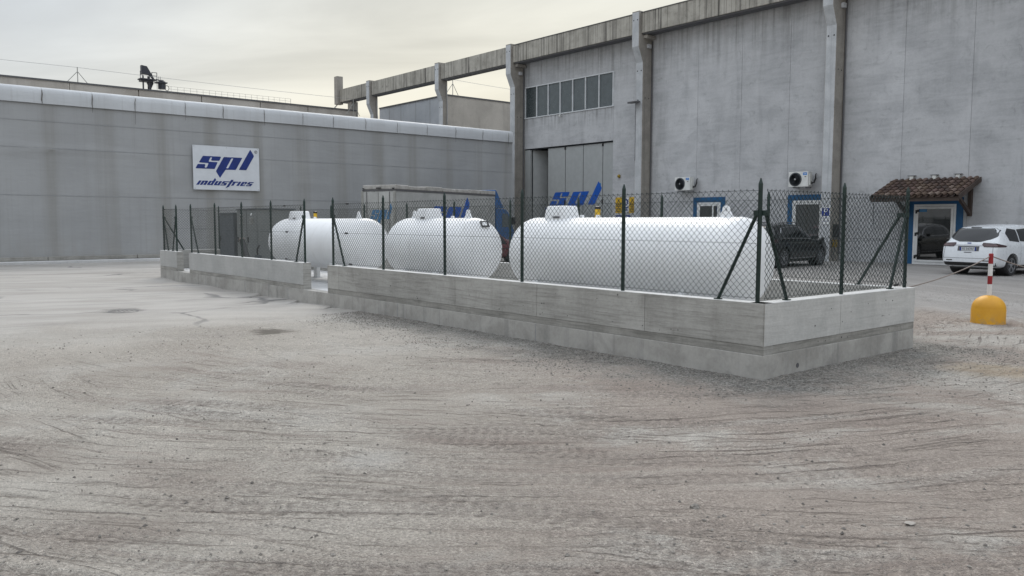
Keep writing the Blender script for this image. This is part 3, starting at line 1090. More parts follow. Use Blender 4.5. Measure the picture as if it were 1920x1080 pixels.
def word():
    S = 0.42
    adv = 0.0

    def par(x0, x1, y0, y1):
        return [(x0 + S * y0, y0), (x1 + S * y0, y0), (x1 + S * y1, y1), (x0 + S * y1, y1)]
    b = 0.34
    g_ = 0.12
    for ch in 'industries':
        o = []
        if ch == 'i':
            o, w = [par(0, b, 0, 1)], b
        elif ch == 'n':
            o, w = [par(0, b, 0, 1), par(b + 0.12, 2 * b + 0.12, 0, 0.8), [(b + S * 0.76, 0.76), (2 * b + .12 + S * .8, 0.8), (2 * b + 0.06 + S, 1), (b + S, 1)]], 2 * b + 0.12
        elif ch == 'u':
            o, w = [par(0, b, 0.2, 1), par(b + 0.12, 2 * b + 0.12, 0, 1), par(0.04, b + 0.12, 0, 0.22)], 2 * b + 0.12
        elif ch == 'd':
            o, w = [par(0, b, 0.2, 0.8), par(0.02, b + 0.12, 0, 0.2), par(0.02, b + 0.12, 0.8, 1), [(b + .12, 0), (2 * b + .12, 0), (2 * b + .12 + S * 1.25, 1.25), (b + .12 + S * 1.7, 1.7)]], 2 * b + 0.12
        elif ch == 's':
            o, w = [par(0.05, 0.78, 0.78, 1), par(0.0, 0.34, 0.5, 0.78), par(0, 0.74, 0.40, 0.6), par(0.42, 0.76, 0.2, 0.42), par(0, 0.72, 0, 0.22)], 0.76
        elif ch == 't':
            o, w = [[(0.1 - 0.25, -0.62), (0.1 + b - 0.12, -0.3), (b + .1 + S * 1.4, 1.4), (.1 + S * 1.4, 1.4)], par(-0.12, 0.1, 0.8, 1), par(0.1 + b, 0.62, 0.8, 1)], 0.5
        elif ch == 'r':
            o, w = [par(0, b, 0, 1), par(b, 0.66, 0.74, 1)], 0.62
        elif ch == 'e':
            o, w = [par(0, b, 0.2, 0.8), par(0.03, 0.74, 0.8, 1), par(0.03, 0.72, 0, 0.2), par(b, 0.66, 0.4, 0.56), par(0.48, 0.76, 0.56, 0.8)], 0.76
        for q in o:
            WORD.append(([(x + adv, y) for x, y in q]))
        adv += w + g_
    return adv


WADV = word()


def logo_letters(parent, fn, mat, which='spl', ox=0.0, oy=0.0, sc=1.0, name='logo_letter', h0=0.003, h1=0.008):
    for ch in which:
        outl, hl = {'s': (GS, ()), 'p': (GP, (GPH,)), 'l': (GL, ())}[ch]
        T = lambda P: [(ox + x * sc, oy + y * sc) for x, y in P]
        obj(name, G().prism(T(outl), fn, h0, h1, [T(h) for h in hl]), mat, parent)


banner = thing('company_banner', 'white spl industries banner fixed to the grey hall', 'banner', (14.17, HY - 0.12, 4.1))
BX, BZ, BY = 12.65, 3.115, HY - 0.115
bfn = lambda u, v, h: (BX + u, BY - h, BZ + v)
obj('banner_sheet', G().box(BX, BX + 3.05, BY, BY + 0.03, BZ, BZ + 1.97), M['banner'], banner)
logo_letters(banner, bfn, M['logo'])
W0, W1 = sqp([(262, 850)])[0], sqp([(1325, 808)])[0]
scx = (W1[0] - W0[0]) / (WADV + 0.35)
yb = sqp([(300, 850)])[0][1]
yt = sqp([(300, 770)])[0][1]
g = G()
for q in WORD:
    g.prism([(W0[0] + x * scx, yb + y * (yt - yb)) for x, y in q], bfn, 0.003, 0.008)
obj('logo_word', g, M['logo'], banner)
rc = sqp([(1350, 250)])[0]
g = G()
g.prism([(rc[0] + 0.07 * math.cos(a), rc[1] + 0.07 * math.sin(a)) for a in np.linspace(0, 2 * math.pi, 24, endpoint=False)], bfn, 0.003, 0.006,
        [[(rc[0] + 0.052 * math.cos(a), rc[1] + 0.052 * math.sin(a)) for a in np.linspace(0, 2 * math.pi, 24, endpoint=False)]])
for q in ([(-.022, -.03), (-.01, -.03), (-.01, .03), (-.022, .03)], [(-.01, .018), (.018, .018), (.018, .03), (-.01, .03)], [(-.01, -.002), (.018, -.002), (.018, .009), (-.01, .009)], [(0.0, -.002), (.012, -.03), (.024, -.03), (.012, -.002)], [(.01, .009), (.02, .009), (.02, .018), (.01, .018)]):
    g.prism([(rc[0] + x, rc[1] + y) for x, y in q], bfn, 0.003, 0.006)
obj('registered_mark', g, M['gasket'], banner)
for cx in (BX + 0.06, BX + 1.52, BX + 2.99):
    for cz in (BZ + 0.05, BZ + 1.92):
        obj('eyelet', G().lathe([(0.018, 0), (0.018, 0.004)], (cx, BY - 0.001, cz), (0, -1, 0), 10), M['steel'], banner)


def text_mesh(s, size, align='CENTER'):
    c = bpy.data.curves.new('t', 'FONT')
    c.body = s
    c.size = size
    c.align_x = align
    c.align_y = 'CENTER'
    o = bpy.data.objects.new('t', c)
    COL.objects.link(o)
    dg = bpy.context.evaluated_depsgraph_get()
    dg.update()
    me = o.evaluated_get(dg).to_mesh()
    vs = [tuple(v.co) for v in me.vertices]
    fs = [tuple(p.vertices) for p in me.polygons]
    bpy.data.objects.remove(o)
    return vs, fs


def text(g, s, size, fn, h, sx=1.0):
    vs, fs = text_mesh(s, size)
    return g.add([tuple(fn(v[0] * sx, v[1], h)) for v in vs], fs)

# ------------------------------------------------------------------ factory building: facade x = 34.4 facing the yard
XW = 34.4
fac = thing('factory_building', 'tall painted concrete factory hall with piers, eave beam and tall folding door', 'factory', (XW, 20, 0))
ZT = 11.75
YB, YE = -14.0, 40.1
JN = 0.007
# body behind the cladding (with a dark hollow behind the folding door)
g = G()
g.box(XW + 0.22, XW + 26, YB, 31.9, -0.3, 12.3)
g.box(XW + 0.22, XW + 26, 31.9, 40.1, 6.6, 12.3)
g.box(XW + 6.0, XW + 26, 31.9, 40.1, -0.3, 6.6)
g.box(XW + 0.22, XW + 6, 39.9, 40.1, -0.3, 6.6)
obj('building_core', g, M['dark'], fac)
obj('flat_roof', G().box(XW + 0.3, XW + 26, YB, 40.05, 12.31, 12.5), M['gasket'], fac)
obj('north_wall', G().box(XW + 0.2, XW + 26, 40.1, 40.3, -0.3, 12.3), M['facade'], fac)


def panel(y0, y1, z0, z1):
    obj('wall_panel', G().box(XW, XW + 0.22, y0 + JN, y1 - JN, z0, z1), M['facade'], fac)


PIERS = [18.55, 29.42, 39.95]
for y0, y1 in ((26.4, 29.42), (23.8, 26.4), (21.2, 23.8), (19.05, 21.2), (15.95, 18.55), (13.3, 15.95), (10.7, 13.3), (8.55, 10.7), (5.4, 8.05), (2.7, 5.4), (0, 2.7), (-2.4, 0)):
    panel(y0, y1, -0.3, ZT)
panel(29.95, 32.25, -0.3, ZT)
panel(32.25, 39.95, 6.3, 8.22)
panel(32.25, 39.95, 10.12, ZT)
obj('wall_panel', G().box(XW + 0.14, XW + 0.22, 32.25, 39.95, 8.22, 10.12), M['dark'], fac)
g = G()                                            # joint filler seen between panels
for y in (26.4, 23.8, 21.2, 15.95, 13.3, 10.7, 5.4, 2.7, 0):
    g.box(XW + 0.012, XW + 0.2, y - JN - 0.004, y + JN + 0.004, -0.2, ZT)
obj('panel_joint', g, M['joint'], fac)


def pier_profile(g, y0, y1, front, lowz=-0.3, back=XW + 0.05):
    """front face steps outwards below the beam (corbel)"""
    pr_ = [(33.63 if front else 33.66, lowz), (33.63, 10.15), (33.28, 10.93), (33.28, 12.76), (min(34.2, back - 0.01), 12.76), (back, 12.7), (back, lowz)]
    return g.prism(pr_, lambda u, v, h: (u, h, v), y0, y1)


def build_pier(y0, parent, lowz=-0.3, back=XW + 0.05):
    y1 = y0 + 0.5
    p = obj('pier', pier_profile(G(), y0, y1, True, lowz, back), M['pier'], parent, bevel=0.015)
    g = G()                                        # painted front skin
    pr_ = [(33.63, lowz), (33.63, 10.15), (33.28, 10.93), (33.28, 12.70)]
    b = 0
    for x, z in pr_:
        g.v += [(x - 0.004, y0 + 0.02, z), (x - 0.004, y1 - 0.02, z)]
    g.f += [(2 * i, 2 * i + 1, 2 * i + 3, 2 * i + 2) for i in range(3)]
    obj('pier_face', g, M['pierface'], p)
    for z, x in ((9.72, 33.63), (12.3, 33.28)):
        for dy in (0.12, 0.38):
            obj('bolt_hole', G().lathe([(0.034, 0), (0.034, 0.006)], (x - 0.004, y0 + dy, z), (-1, 0, 0), 12), M['hole'], p)
    for z in (8.3,):
        for dx in (0.2, 0.48):
            obj('bolt_hole', G().lathe([(0.03, 0), (0.03, 0.004)], (33.63 + dx, y0, z - 0.05 * dx), (0, -1, 0), 12), M['hole'], p)
    return p


for y in PIERS + [8.05]:
    build_pier(y, fac)
    # conduit running up the side of the pier
    obj('conduit', G().tube([(34.3, y - 0.05, 0.3), (34.3, y - 0.05, 11.3)], 0.035, 8), M['gasket'], fac)


def beam(parent, y0, y1):
    g = G().box(33.45, 34.15, y0, y1, 11.62, 12.66)
    o = obj('eave_beam', g, M['beam'], parent, bevel=0.012)
    obj('beam_lip', G().box(33.52, 34.1, y0 + 0.01, y1 - 0.01, 11.55, 11.62), M['gasket'], o)
    return o


ys = [-14.0, 8.05, 18.55, 29.42, 39.95]
for a, b in zip(ys[:-1], ys[1:]):
    beam(fac, a + 0.5 + (0.0 if a > 0 else 0), b)
for y in PIERS:
    obj('beam_bracket', G().box(33.6, 34.3, y - 0.28, y - 0.005, 11.36, 11.54), M['pier'], fac, bevel=0.02)
    obj('camera_bracket', G().box(33.9, 34.15, y - 0.12, y - 0.005, 10.9, 11.1), M['facade'], fac)
obj('flashing', G().box(33.42, 34.6, YB, 39.9, 12.66, 12.70), M['gasket'], fac)

# long strip window
win = obj('strip_window', G().box(XW - 0.03, XW + 0.06, 32.2, 39.86, 10.10, 10.16), M['frame'], fac)
obj('window_sill', G().box(XW - 0.05, XW + 0.06, 32.2, 39.9, 8.19, 8.25), M['frame'], win, bevel=0.008)
myl = [39.85, 38.76, 37.7, 36.63, 35.55, 34.48, 33.38, 32.28]
for y in myl:
    obj('mullion', G().box(XW - 0.02, XW + 0.05, y - 0.035, y + 0.035, 8.25, 10.10), M['frame'], win)
for i, (a, b) in enumerate(zip(myl[:-1], myl[1:])):
    obj('pane', G().box(XW + 0.045, XW + 0.06, b + 0.035, a - 0.035, 8.25, 10.10), M['ribbed_dark' if i == 0 else 'ribbed'], win)

# folding door: four leaves closed, one folded back, a dark gap beside it
door = obj('folding_door', G().box(XW + 0.05, XW + 0.2, 32.25, 39.9, 6.22, 6.30), M['dark'], fac)
LX = XW + 0.10
for a, b in ((32.26, 33.10), (33.14, 34.69), (34.73, 36.22), (36.26, 37.78)):
    lf = obj('door_leaf', G().box(LX, LX + 0.06, a, b, 0.02, 6.22), M['leaf'], door, bevel=0.006)
    obj('leaf_gasket', G().box(LX + 0.005, LX + 0.055, b, b + 0.04, 0.02, 6.22), M['black'], lf)
for y in (33.12, 36.24):
    obj('door_bolt', G().box(LX - 0.03, LX, y - 0.05, y + 0.05, 2.75, 3.0), M['black'], door)
    obj('door_roller', G().box(LX - 0.03, LX, y - 0.06, y + 0.06, 6.05, 6.2), M['black'], door)
obj('folded_leaf', G().obox((LX + 0.6, 38.95, 3.1), (0.55, -0.30, 0), (0.014, 0.026, 0), (0, 0, 3.1)), M['leaf'], door)
obj('door_jamb', G().box(XW + 0.02, XW + 0.16, 39.35, 39.9, 0, 6.22), M['leaf'], door)
obj('door_handle_plate', G().box(XW + 0.35, XW + 0.36, 37.95, 38.3, 2.45, 2.6), M['signblue'], door)
obj('inner_floor', G().box(XW + 0.22, XW + 6, 31.9, 39.9, -0.1, 0.01), M['slab'], door)
# blue letters across the leaves: fit the same outlines to the leaf plane (u grows to the right of the picture, -y)
lfn = lambda u, v, h: (LX - h, 37.62 - u, 2.70 + v)
s_w = GS[0]
su0, sv0 = min(p[0] for p in GS), min(p[1] for p in GS)
k_ = 1.72
for ch, (o_, h_), dx in (('s', (GS, ()), 0.0), ('p', (GP, (GPH,)), 0.12), ('l', (GL, ()), 0.28)):
    T = lambda P: [((x - su0) * 1.55 + dx, (y - sv0) * 1.42) for x, y in P]
    obj('logo_letter', G().prism(T(o_), lfn, 0.003, 0.008, [T(q) for q in h_]), M['logo2'], door)
obj('notice', G().box(LX - 0.004, LX, 33.25, 33.42, 3.72, 3.95), M['logo3'], door)

# small blue-edged window and the blue-edged office door
def framed(y0, y1, z0, z1, name, glass, bars=()):
    w = obj(name, G().box(XW + 0.0, XW + 0.02, y0, y1, z0, z1), M['dark'], fac)
    g = G()
    for a in ((y0 - 0.26, y0, z0 - (0.26 if z0 > 0.3 else 0), z1 + 0.26), (y1, y1 + 0.26, z0 - (0.26 if z0 > 0.3 else 0), z1 + 0.26), (y0, y1, z1, z1 + 0.26)) + (((y0, y1, z0 - 0.26, z0),) if z0 > 0.3 else ()):
        g.box(XW - 0.03, XW, a[0], a[1], a[2], a[3])
    obj('blue_surround', g, M['blue'], w)
    g = G()
    f = 0.085
    for a in ((y0, y0 + f, z0, z1), (y1 - f, y1, z0, z1), (y0 + f, y1 - f, z1 - f, z1), (y0 + f, y1 - f, z0, z0 + f)):
        g.box(XW - 0.045, XW - 0.001, a[0], a[1], a[2], a[3])
    obj('outer_frame', g, M['white'], w)
    g = G()
    a0, a1, b0, b1 = y0 + f + 0.012, y1 - f - 0.012, z0 + f + 0.012, z1 - f - 0.012
    for a in ((a0, a0 + f, b0, b1), (a1 - f, a1, b0, b1), (a0 + f, a1 - f, b1 - f, b1), (a0 + f, a1 - f, b0, b0 + f)):
        g.box(XW - 0.06, XW - 0.008, a[0], a[1], a[2], a[3])
    for y in bars:
        g.box(XW - 0.058, XW - 0.01, y - 0.04, y + 0.04, b0 + f, b1 - f)
    obj('sash', g, M['white'], w, bevel=0.006)
    obj('pane', G().box(XW - 0.04, XW - 0.03, a0 + f, a1 - f, b0 + f, b1 - f), glass, w)
    return w, (a0, a1, b0, b1)


framed(24.85, 26.28, 1.05, 2.70, 'small_window', M['doorglass2'], (25.3,))
framed(19.32, 20.86, 0.03, 2.70, 'office_door', M['doorglass2'])
dr, (a0, a1, b0, b1) = framed(13.68, 15.32, 0.0, 2.44, 'entrance_door', M['doorglass'])
for z in (0.3, 1.22, 2.14):
    obj('hinge', G().box(XW - 0.085, XW - 0.061, a1 - 0.05, a1 + 0.02, z - 0.07, z + 0.07).box(XW - 0.085, XW - 0.061, a1 - 0.11, a1 - 0.05, z - 0.01, z + 0.09), M['black'], dr)
obj('door_handle', G().tube([(XW - 0.06, a0 + 0.05, 1.08), (XW - 0.12, a0 + 0.05, 1.08), (XW - 0.12, a0 + 0.17, 1.08)], 0.012, 8), M['steel'], dr)
obj('door_sticker', G().box(XW - 0.043, XW - 0.0405, a1 - 0.42, a1 - 0.12, b1 - 0.21, b1 - 0.10), M['logo3'], dr)

# three little capped vents above the canopy
for y in (15.45, 14.55, 13.65):
    v = obj('wall_vent', G().box(XW - 0.12, XW, y - 0.07, y + 0.07, 3.42, 3.60), M['ivory'], fac)
    obj('vent_cap', G().box(XW - 0.14, XW, y - 0.15, y + 0.15, 3.605, 3.625), M['gasket'], v)

# ------------------------------------------------------------------ tiled porch canopy over the entrance
CY0, CY1, EX, EZ, BZ2 = 12.84, 16.2, 32.42, 2.68, 3.40
can = thing('tiled_canopy', 'small porch roof of dark clay tiles over the blue framed entrance', 'canopy', (XW, 14.5, 2.7))
ncol, nrow = 14, 6
pitch = (CY1 - CY0) / ncol
sl = Vector((EX - (XW - 0.03), 0, EZ - BZ2))
sln = sl.length
sd_ = sl / sln
nrm = Vector((0, 1, 0)).cross(sd_)
if nrm.z < 0:
    nrm = -nrm
tl = sln / nrow


def tile_mesh(cover):
    """one half-round clay tile, local x down the slope, y across, z up"""
    v, f = [], []
    L = tl * 1.22
    n = 7
    for k, (xx, r, lift) in enumerate(((0, 0.075, 0.0), (L, 0.098, 0.024))):
        for th in (0, 0.016):
            for i in range(n + 1):
                a = math.pi * i / n
                yy = math.cos(a) * (r - th)
                zz = math.sin(a) * (r - th)
                v.append((xx, yy, (zz if cover else -zz * 0.55 + 0.03) + lift))
    m = n + 1
    for i in range(n):
        f += [(i, i + 1, 2 * m + i + 1, 2 * m + i), (m + i + 1, m + i, 3 * m + i, 3 * m + i + 1), (2 * m + i, 2 * m + i + 1, 3 * m + i + 1, 3 * m + i), (i + 1, i, m + i, m + i + 1)]
    f += [(0, 2 * m, 3 * m, m), (n, m + n, 3 * m + n, 2 * m + n)]
    me = bpy.data.meshes.new('roof_tile')
    me.from_pydata(v, [], f)
    me.materials.append(M['tile'])
    return me


mats_ = [tile_mesh(True), tile_mesh(False)]
rr = random.Random(3)
basis = Matrix(((sd_.x, 0, nrm.x), (sd_.y, 1, nrm.y), (sd_.z, 0, nrm.z)))
for r_ in range(nrow):
    for c in range(ncol):
        for kk in (0, 1):
            if kk == 1 and c == ncol - 1:
                continue
            base = Vector((XW - 0.03, CY0 + pitch * (c + 0.5 + 0.5 * kk), BZ2)) + sd_ * (tl * r_ - 0.02 + 0.012 * rr.uniform(-1, 1)) + nrm * (0.045 if kk == 0 else 0.0)
            o = link('roof_tile', mats_[kk], can, None)
            o.location = base - ORG[can.name]
            o.rotation_euler = (basis @ Matrix.Rotation(rr.uniform(-0.03, 0.03), 3, 'Z')).to_euler()
g = G().obox((Vector((XW - 0.03, 0, BZ2)) + sl / 2 + Vector((0, (CY0 + CY1) / 2, 0)) - nrm * 0.035), sd_ * (sln / 2), Vector((0, (CY1 - CY0) / 2, 0)), nrm * 0.02)
obj('roof_boarding', g, M['wood'], can)
for y in (CY0 - 0.015, CY1 + 0.015):
    obj('barge_board', G().obox(Vector((XW - 0.03, y, BZ2)) + sl / 2 - nrm * 0.02, sd_ * (sln / 2 + 0.02), (0, 0.018, 0), nrm * 0.09), M['wood'], can)
obj('eave_board', G().box(EX + 0.02, EX + 0.06, CY0, CY1, EZ - 0.16, EZ - 0.045), M['wood'], can)
for y in (CY0 + 0.32, CY1 - 0.62):
    br = obj('bracket', G().box(XW - 0.14, XW - 0.002, y - 0.07, y + 0.07, 1.95, 3.25), M['wood'], can, bevel=0.01)
    obj('bracket_strut', G().bar((XW - 0.1, y, 2.05), (EX + 0.6, y, EZ + 0.12), 0.11, 0.13), M['wood'], br)
    obj('bracket_arm', G().obox(Vector((XW - 0.03, y, BZ2 - 0.13)) + sl / 2, sd_ * (sln / 2 - 0.05), (0, 0.06, 0), nrm * 0.06), M['wood'], br)
    obj('bracket_bolt', G().lathe([(0.03, 0), (0.02, 0.02)], (XW - 0.14, y, 2.12), (-1, 0, 0), 10), M['steel'], br)
obj('rain_chain', G().tube([(EX + 0.05, CY1 - 0.12, EZ - 0.15), (EX + 0.05, CY1 - 0.1, 2.1), (EX + 0.05, CY1 - 0.13, 1.6)], 0.012, 6), M['black'], can)

# ------------------------------------------------------------------ things on the facade
def ac_unit(y0, z0, label):
    """outdoor unit, 0.86 wide; y0 is its right end in the picture"""
    x1 = XW - 0.22
    x0 = x1 - 0.32
    y1 = y0 + 0.98
    z1 = z0 + 0.68
    t = thing('air_conditioner', label, 'air conditioner', (x1, y0 + 0.49, z0), group='air conditioning units on the factory wall')
    b = obj('casing', G().box(x0, x1, y0, y1, z0, z1), M['ivory'], t, bevel=0.02)
    cy, cz = y1 - 0.35, z0 + 0.34
    g = G().lathe([(0.312, 0), (0.312, 0.012), (0.295, 0.016), (0.06, 0.03), (0.0, 0.03)], (x0 - 0.002, cy, cz), (-1, 0, 0), 40)
    fg = obj('fan_grille', g, M['fan'], t, smooth=True)
    g = G()
    for r in (0.09, 0.13, 0.17, 0.21, 0.25):
        g.lathe([(r, 0.028), (r + 0.006, 0.036), (r + 0.012, 0.028)], (x0 - 0.004, cy, cz), (-1, 0, 0), 32)
    obj('grille_ring', g, M['fan'], fg)
    obj('fan_hub', G().lathe([(0.045, 0.03), (0.045, 0.042), (0.01, 0.046)], (x0 - 0.002, cy, cz), (-1, 0, 0), 16), M['steel'], fg)
    bd = obj('badge', G().box(x0 - 0.004, x0 - 0.0005, y0 + 0.06, y0 + 0.26, z1 - 0.16, z1 - 0.045), M['acblue'], t)
    obj('badge_print', G().box(x0 - 0.006, x0 - 0.0045, y0 + 0.09, y0 + 0.23, z1 - 0.115, z1 - 0.095), M['white'], bd)
    obj('label_sticker', G().box(x0 - 0.003, x0 - 0.0005, y0 + 0.10, y0 + 0.18, z1 - 0.25, z1 - 0.215), M['gasket'], t)
    obj('valve_cover', G().box(x0 + 0.06, x1 - 0.05, y0 - 0.05, y0 - 0.001, z0 + 0.05, z1 - 0.1), M['ivory'], t, bevel=0.015)
    g = G()
    for k in range(3):
        a = 0.1 + 0.06 * k
        g.tube([(x1 - 0.15, y0 - 0.04, z0 + 0.12 + 0.05 * k), (x1 - 0.1, y0 - 0.12 - 0.03 * k, z0 + 0.16), (x1 - 0.02, y0 - 0.16 - 0.03 * k, z0 + 0.36), (x1 + 0.08, y0 - 0.12, z0 + 0.55), (x1 + 0.21, y0 - 0.08, z0 + 0.6)], 0.018, 7)
    obj('refrigerant_pipe', g, M['black'], t, smooth=True)
    for yy in (y0 + 0.18, y1 - 0.2):
        obj('wall_bracket', G().box(x0 + 0.02, XW, yy - 0.02, yy + 0.02, z0 - 0.05, z0 - 0.002).box(XW - 0.03, XW - 0.001, yy - 0.02, yy + 0.02, z0 - 0.05, z0 + 0.35), M['steel'], t)
    return t


ac_unit(26.38, 3.32, 'white air conditioner high above the small blue window')
ac_unit(19.82, 3.30, 'white air conditioner above the blue office door beside the pier')

# parking sign on the pier
PX = 33.62
t = thing('parking_sign', 'blue parking sign with white P on the right hand pier', 'sign', (PX, 18.8, 2.0))
fy = lambda cy, cz, x=PX: (lambda u, v, h: (x - 0.006 - h, cy - u, cz + v))
obj('sign_plate', G().box(PX - 0.012, PX - 0.005, 18.58, 19.0, 1.62, 2.36), M['white'], t)
obj('blue_field', G().box(PX - 0.015, PX - 0.0125, 18.61, 18.97, 1.98, 2.33), M['signblue'], t)
obj('letter', text(G(), 'P', 0.40, fy(18.79, 2.15), 0.011), M['white'], t)
obj('small_print', text(text(G(), 'RICARICA', 0.085, fy(18.79, 1.88), 0.008), 'VEICOLI', 0.085, fy(18.79, 1.75), 0.008), M['signblue'], t)

# warning signs by the folding door
SX = XW - 0.004
def warn(y, label):
    t = thing('warning_sign', label, 'sign', (SX, y, 2.65), group='yellow warning signs by the folding door')
    obj('sign_plate', G().box(SX - 0.006, SX, y - 0.24, y + 0.24, 2.2, 3.08), M['yellow'], t)
    f = lambda u, v, h: (SX - 0.006 - h, y - u, 2.72 + v)
    g = G().prism([(-0.19, -0.08), (0.19, -0.08), (0, 0.27)], f, 0.002, 0.004, [[(-0.125, -0.042), (0.125, -0.042), (0, 0.19)]])
    g.prism([(0.04 * math.cos(a) - 0.01, 0.035 * math.sin(a)) for a in np.linspace(0, 6.28, 9, endpoint=False)], f, 0.002, 0.004)
    g.prism([(-0.2, -0.16), (0.2, -0.16), (0.2, -0.125), (-0.2, -0.125)], f, 0.002, 0.004)
    for k in range(3):
        g.prism([(-0.16, -0.27 - 0.085 * k), (0.16 - 0.03 * k, -0.27 - 0.085 * k), (0.16 - 0.03 * k, -0.235 - 0.085 * k), (-0.16, -0.235 - 0.085 * k)], f, 0.002, 0.004)
    obj('symbol', g, M['black'], t)


warn(31.75, 'yellow triangle warning sign nearer the folding door')
warn(30.72, 'yellow triangle warning sign nearer the concrete pier')
y = 31.22
t = thing('mandatory_sign', 'white sign with round blue symbol between two yellow signs', 'sign', (SX, y, 2.65))
obj('sign_plate', G().box(SX - 0.006, SX, y - 0.22, y + 0.22, 2.25, 3.05), M['white'], t)
obj('blue_disc', G().lathe([(0.19, 0), (0.19, 0.003)], (SX - 0.0065, y, 2.80), (-1, 0, 0), 28), M['signblue'], t)
f = lambda u, v, h: (SX - 0.0066 - h, y - u, 2.80 + v)
obj('pictogram', G().prism([(-0.07, -0.11), (0.07, -0.11), (0.10, 0.0), (0.05, 0.1), (-0.05, 0.1), (-0.10, 0.0)], f, 0.004, 0.006), M['white'], t)
g = G()
for k in range(2):
    g.prism([(-0.17, -0.34 - 0.13 * k), (0.17, -0.34 - 0.13 * k), (0.17, -0.26 - 0.13 * k), (-0.17, -0.26 - 0.13 * k)], f, 0.001, 0.003)
obj('text_bar', g, M['signblue'], t)
t = thing('notice_board', 'long blue notice strip under the yellow warning signs', 'sign', (SX, 31.4, 2.0))
obj('sign_plate', G().box(SX - 0.006, SX, 30.9, 31.95, 1.78, 2.08), M['signblue'], t)
obj('white_strip', G().box(SX - 0.009, SX - 0.0065, 31.0, 31.85, 1.93, 2.0), M['white'], t)
obj('white_strip', G().box(SX - 0.009, SX - 0.0065, 31.0, 31.85, 1.82, 1.87), M['white'], t)

t = thing('alarm_bell', 'small brass alarm bell right of the tall folding door', 'bell', (XW, 31.72, 4.27))
obj('bell_shell', G().lathe([(0.10, 0.02), (0.10, 0.05), (0.085, 0.09), (0.03, 0.11)], (XW, 31.72, 4.27), (-1, 0, 0), 20), M['brass'], t, smooth=True)
obj('bell_mount', G().lathe([(0.05, 0), (0.05, 0.02)], (XW, 31.72, 4.27), (-1, 0, 0), 12), M['gasket'], t)

t = thing('flood_lamp', 'flat grey flood lamp on the middle pier below the eaves', 'lamp', (33.6, 29.7, 8.1))
obj('lamp_body', G().obox((33.36, 29.8, 8.06), (0.22, 0, 0.02), (0, 0.26, 0), (-0.005, 0, 0.045)), M['gasket'], t, bevel=0.01)
obj('lamp_arm', G().box(33.5, 33.63, 29.7, 29.86, 8.1, 8.22), M['steel'], t)
obj('lamp_cable', G().tube([(33.62, 29.9, 8.1), (33.62, 29.9, 5.0)], 0.01, 5), M['black'], t)

t = thing('security_camera', 'small camera fixed under the sill of the long strip window', 'camera', (XW, 36.5, 8.15))
obj('camera_body', G().tube([(XW - 0.06, 36.5, 8.1), (XW - 0.32, 36.35, 8.05)], 0.055, 10), M['ivory'], t)
obj('camera_arm', G().tube([(XW, 36.6, 8.18), (XW - 0.12, 36.55, 8.16), (XW - 0.14, 36.5, 8.1)], 0.02, 6), M['steel'], t)

# vehicle charger on the pier with its cable
t = thing('vehicle_charger', 'dark wall charger with a hanging cable on the right hand pier', 'charger', (33.9, 18.5, 1.2))
obj('charger_box', G().box(33.80, 34.05, 18.36, 18.545, 1.05, 1.62), M['black'], t, bevel=0.03)
obj('socket_box', G().box(33.80, 34.0, 18.40, 18.545, 0.62, 0.95), M['brass'], t, bevel=0.015)
pts = []
A_, B_ = Vector((33.82, 18.42, 1.1)), Vector((31.0, 17.05, 0.98))
for i in range(25):
    q = i / 24
    p = A_.lerp(B_, q)
    p.z -= 0.93 * math.sin(math.pi * min(1, q * 1.0)) ** 0.8 * (1 - 0.15 * q)
    p.z = max(p.z, 0.03)
    pts.append(p)
obj('charging_cable', G().tube(pts, 0.014, 7), M['black'], t, smooth=True)

# ------------------------------------------------------------------ bare concrete frame running on behind the hall
fr = thing('concrete_colonnade', 'bare weathered concrete post and beam frame standing behind the hall', 'frame', (33.7, 52, 0))
for y in (47.8, 57.3):
    build_pier(y, fr, back=34.02)
    obj('downpipe', G().tube([(33.9, y - 0.05, 11.2), (33.95, y - 0.07, 9.8), (33.92, y - 0.05, 6.0)], 0.035, 6), M['steel'], fr)
for a, b in ((40.46, 47.8), (48.31, 57.3), (57.81, 62.4)):
    beam(fr, a, b)
obj('end_post', G().box(33.2, 33.75, 62.42, 62.95, 11.45, 13.75), M['pier'], fr, bevel=0.02)
obj('rear_post', G().box(33.65, 34.25, 60.85, 61.5, -0.2, 11.54), M['pier'], fr, bevel=0.02)
obj('prop', G().tube([(33.4, 62.7, 11.5), (32.6, 62.75, 10.6)], 0.045, 6), M['rail'], fr)

# ------------------------------------------------------------------ buildings behind
RY = 60.5
rb = thing('rear_building', 'long low concrete building whose parapet shows above the white hall band', 'building', (0, RY, 0))
xs = [-60, -44, -36, -29, -21, -12.9, -4.4, 4.1, 8.4, 12.7, 17.0, 21.3, 25.7, 29.6, 33.88]
for a, b in zip(xs[:-1], xs[1:]):
    obj('parapet_panel', G().box(a + 0.03, b - 0.03, RY, RY + 0.25, -0.2, 10.72), M['parapet'], rb)
obj('coping', G().box(-60, 33.92, RY - 0.06, RY + 0.32, 10.72, 10.82), M['gasket'], rb)
obj('building_core', G().box(-60, 33.6, RY + 0.26, RY + 25, -0.2, 10.3), M['parapet'], rb)

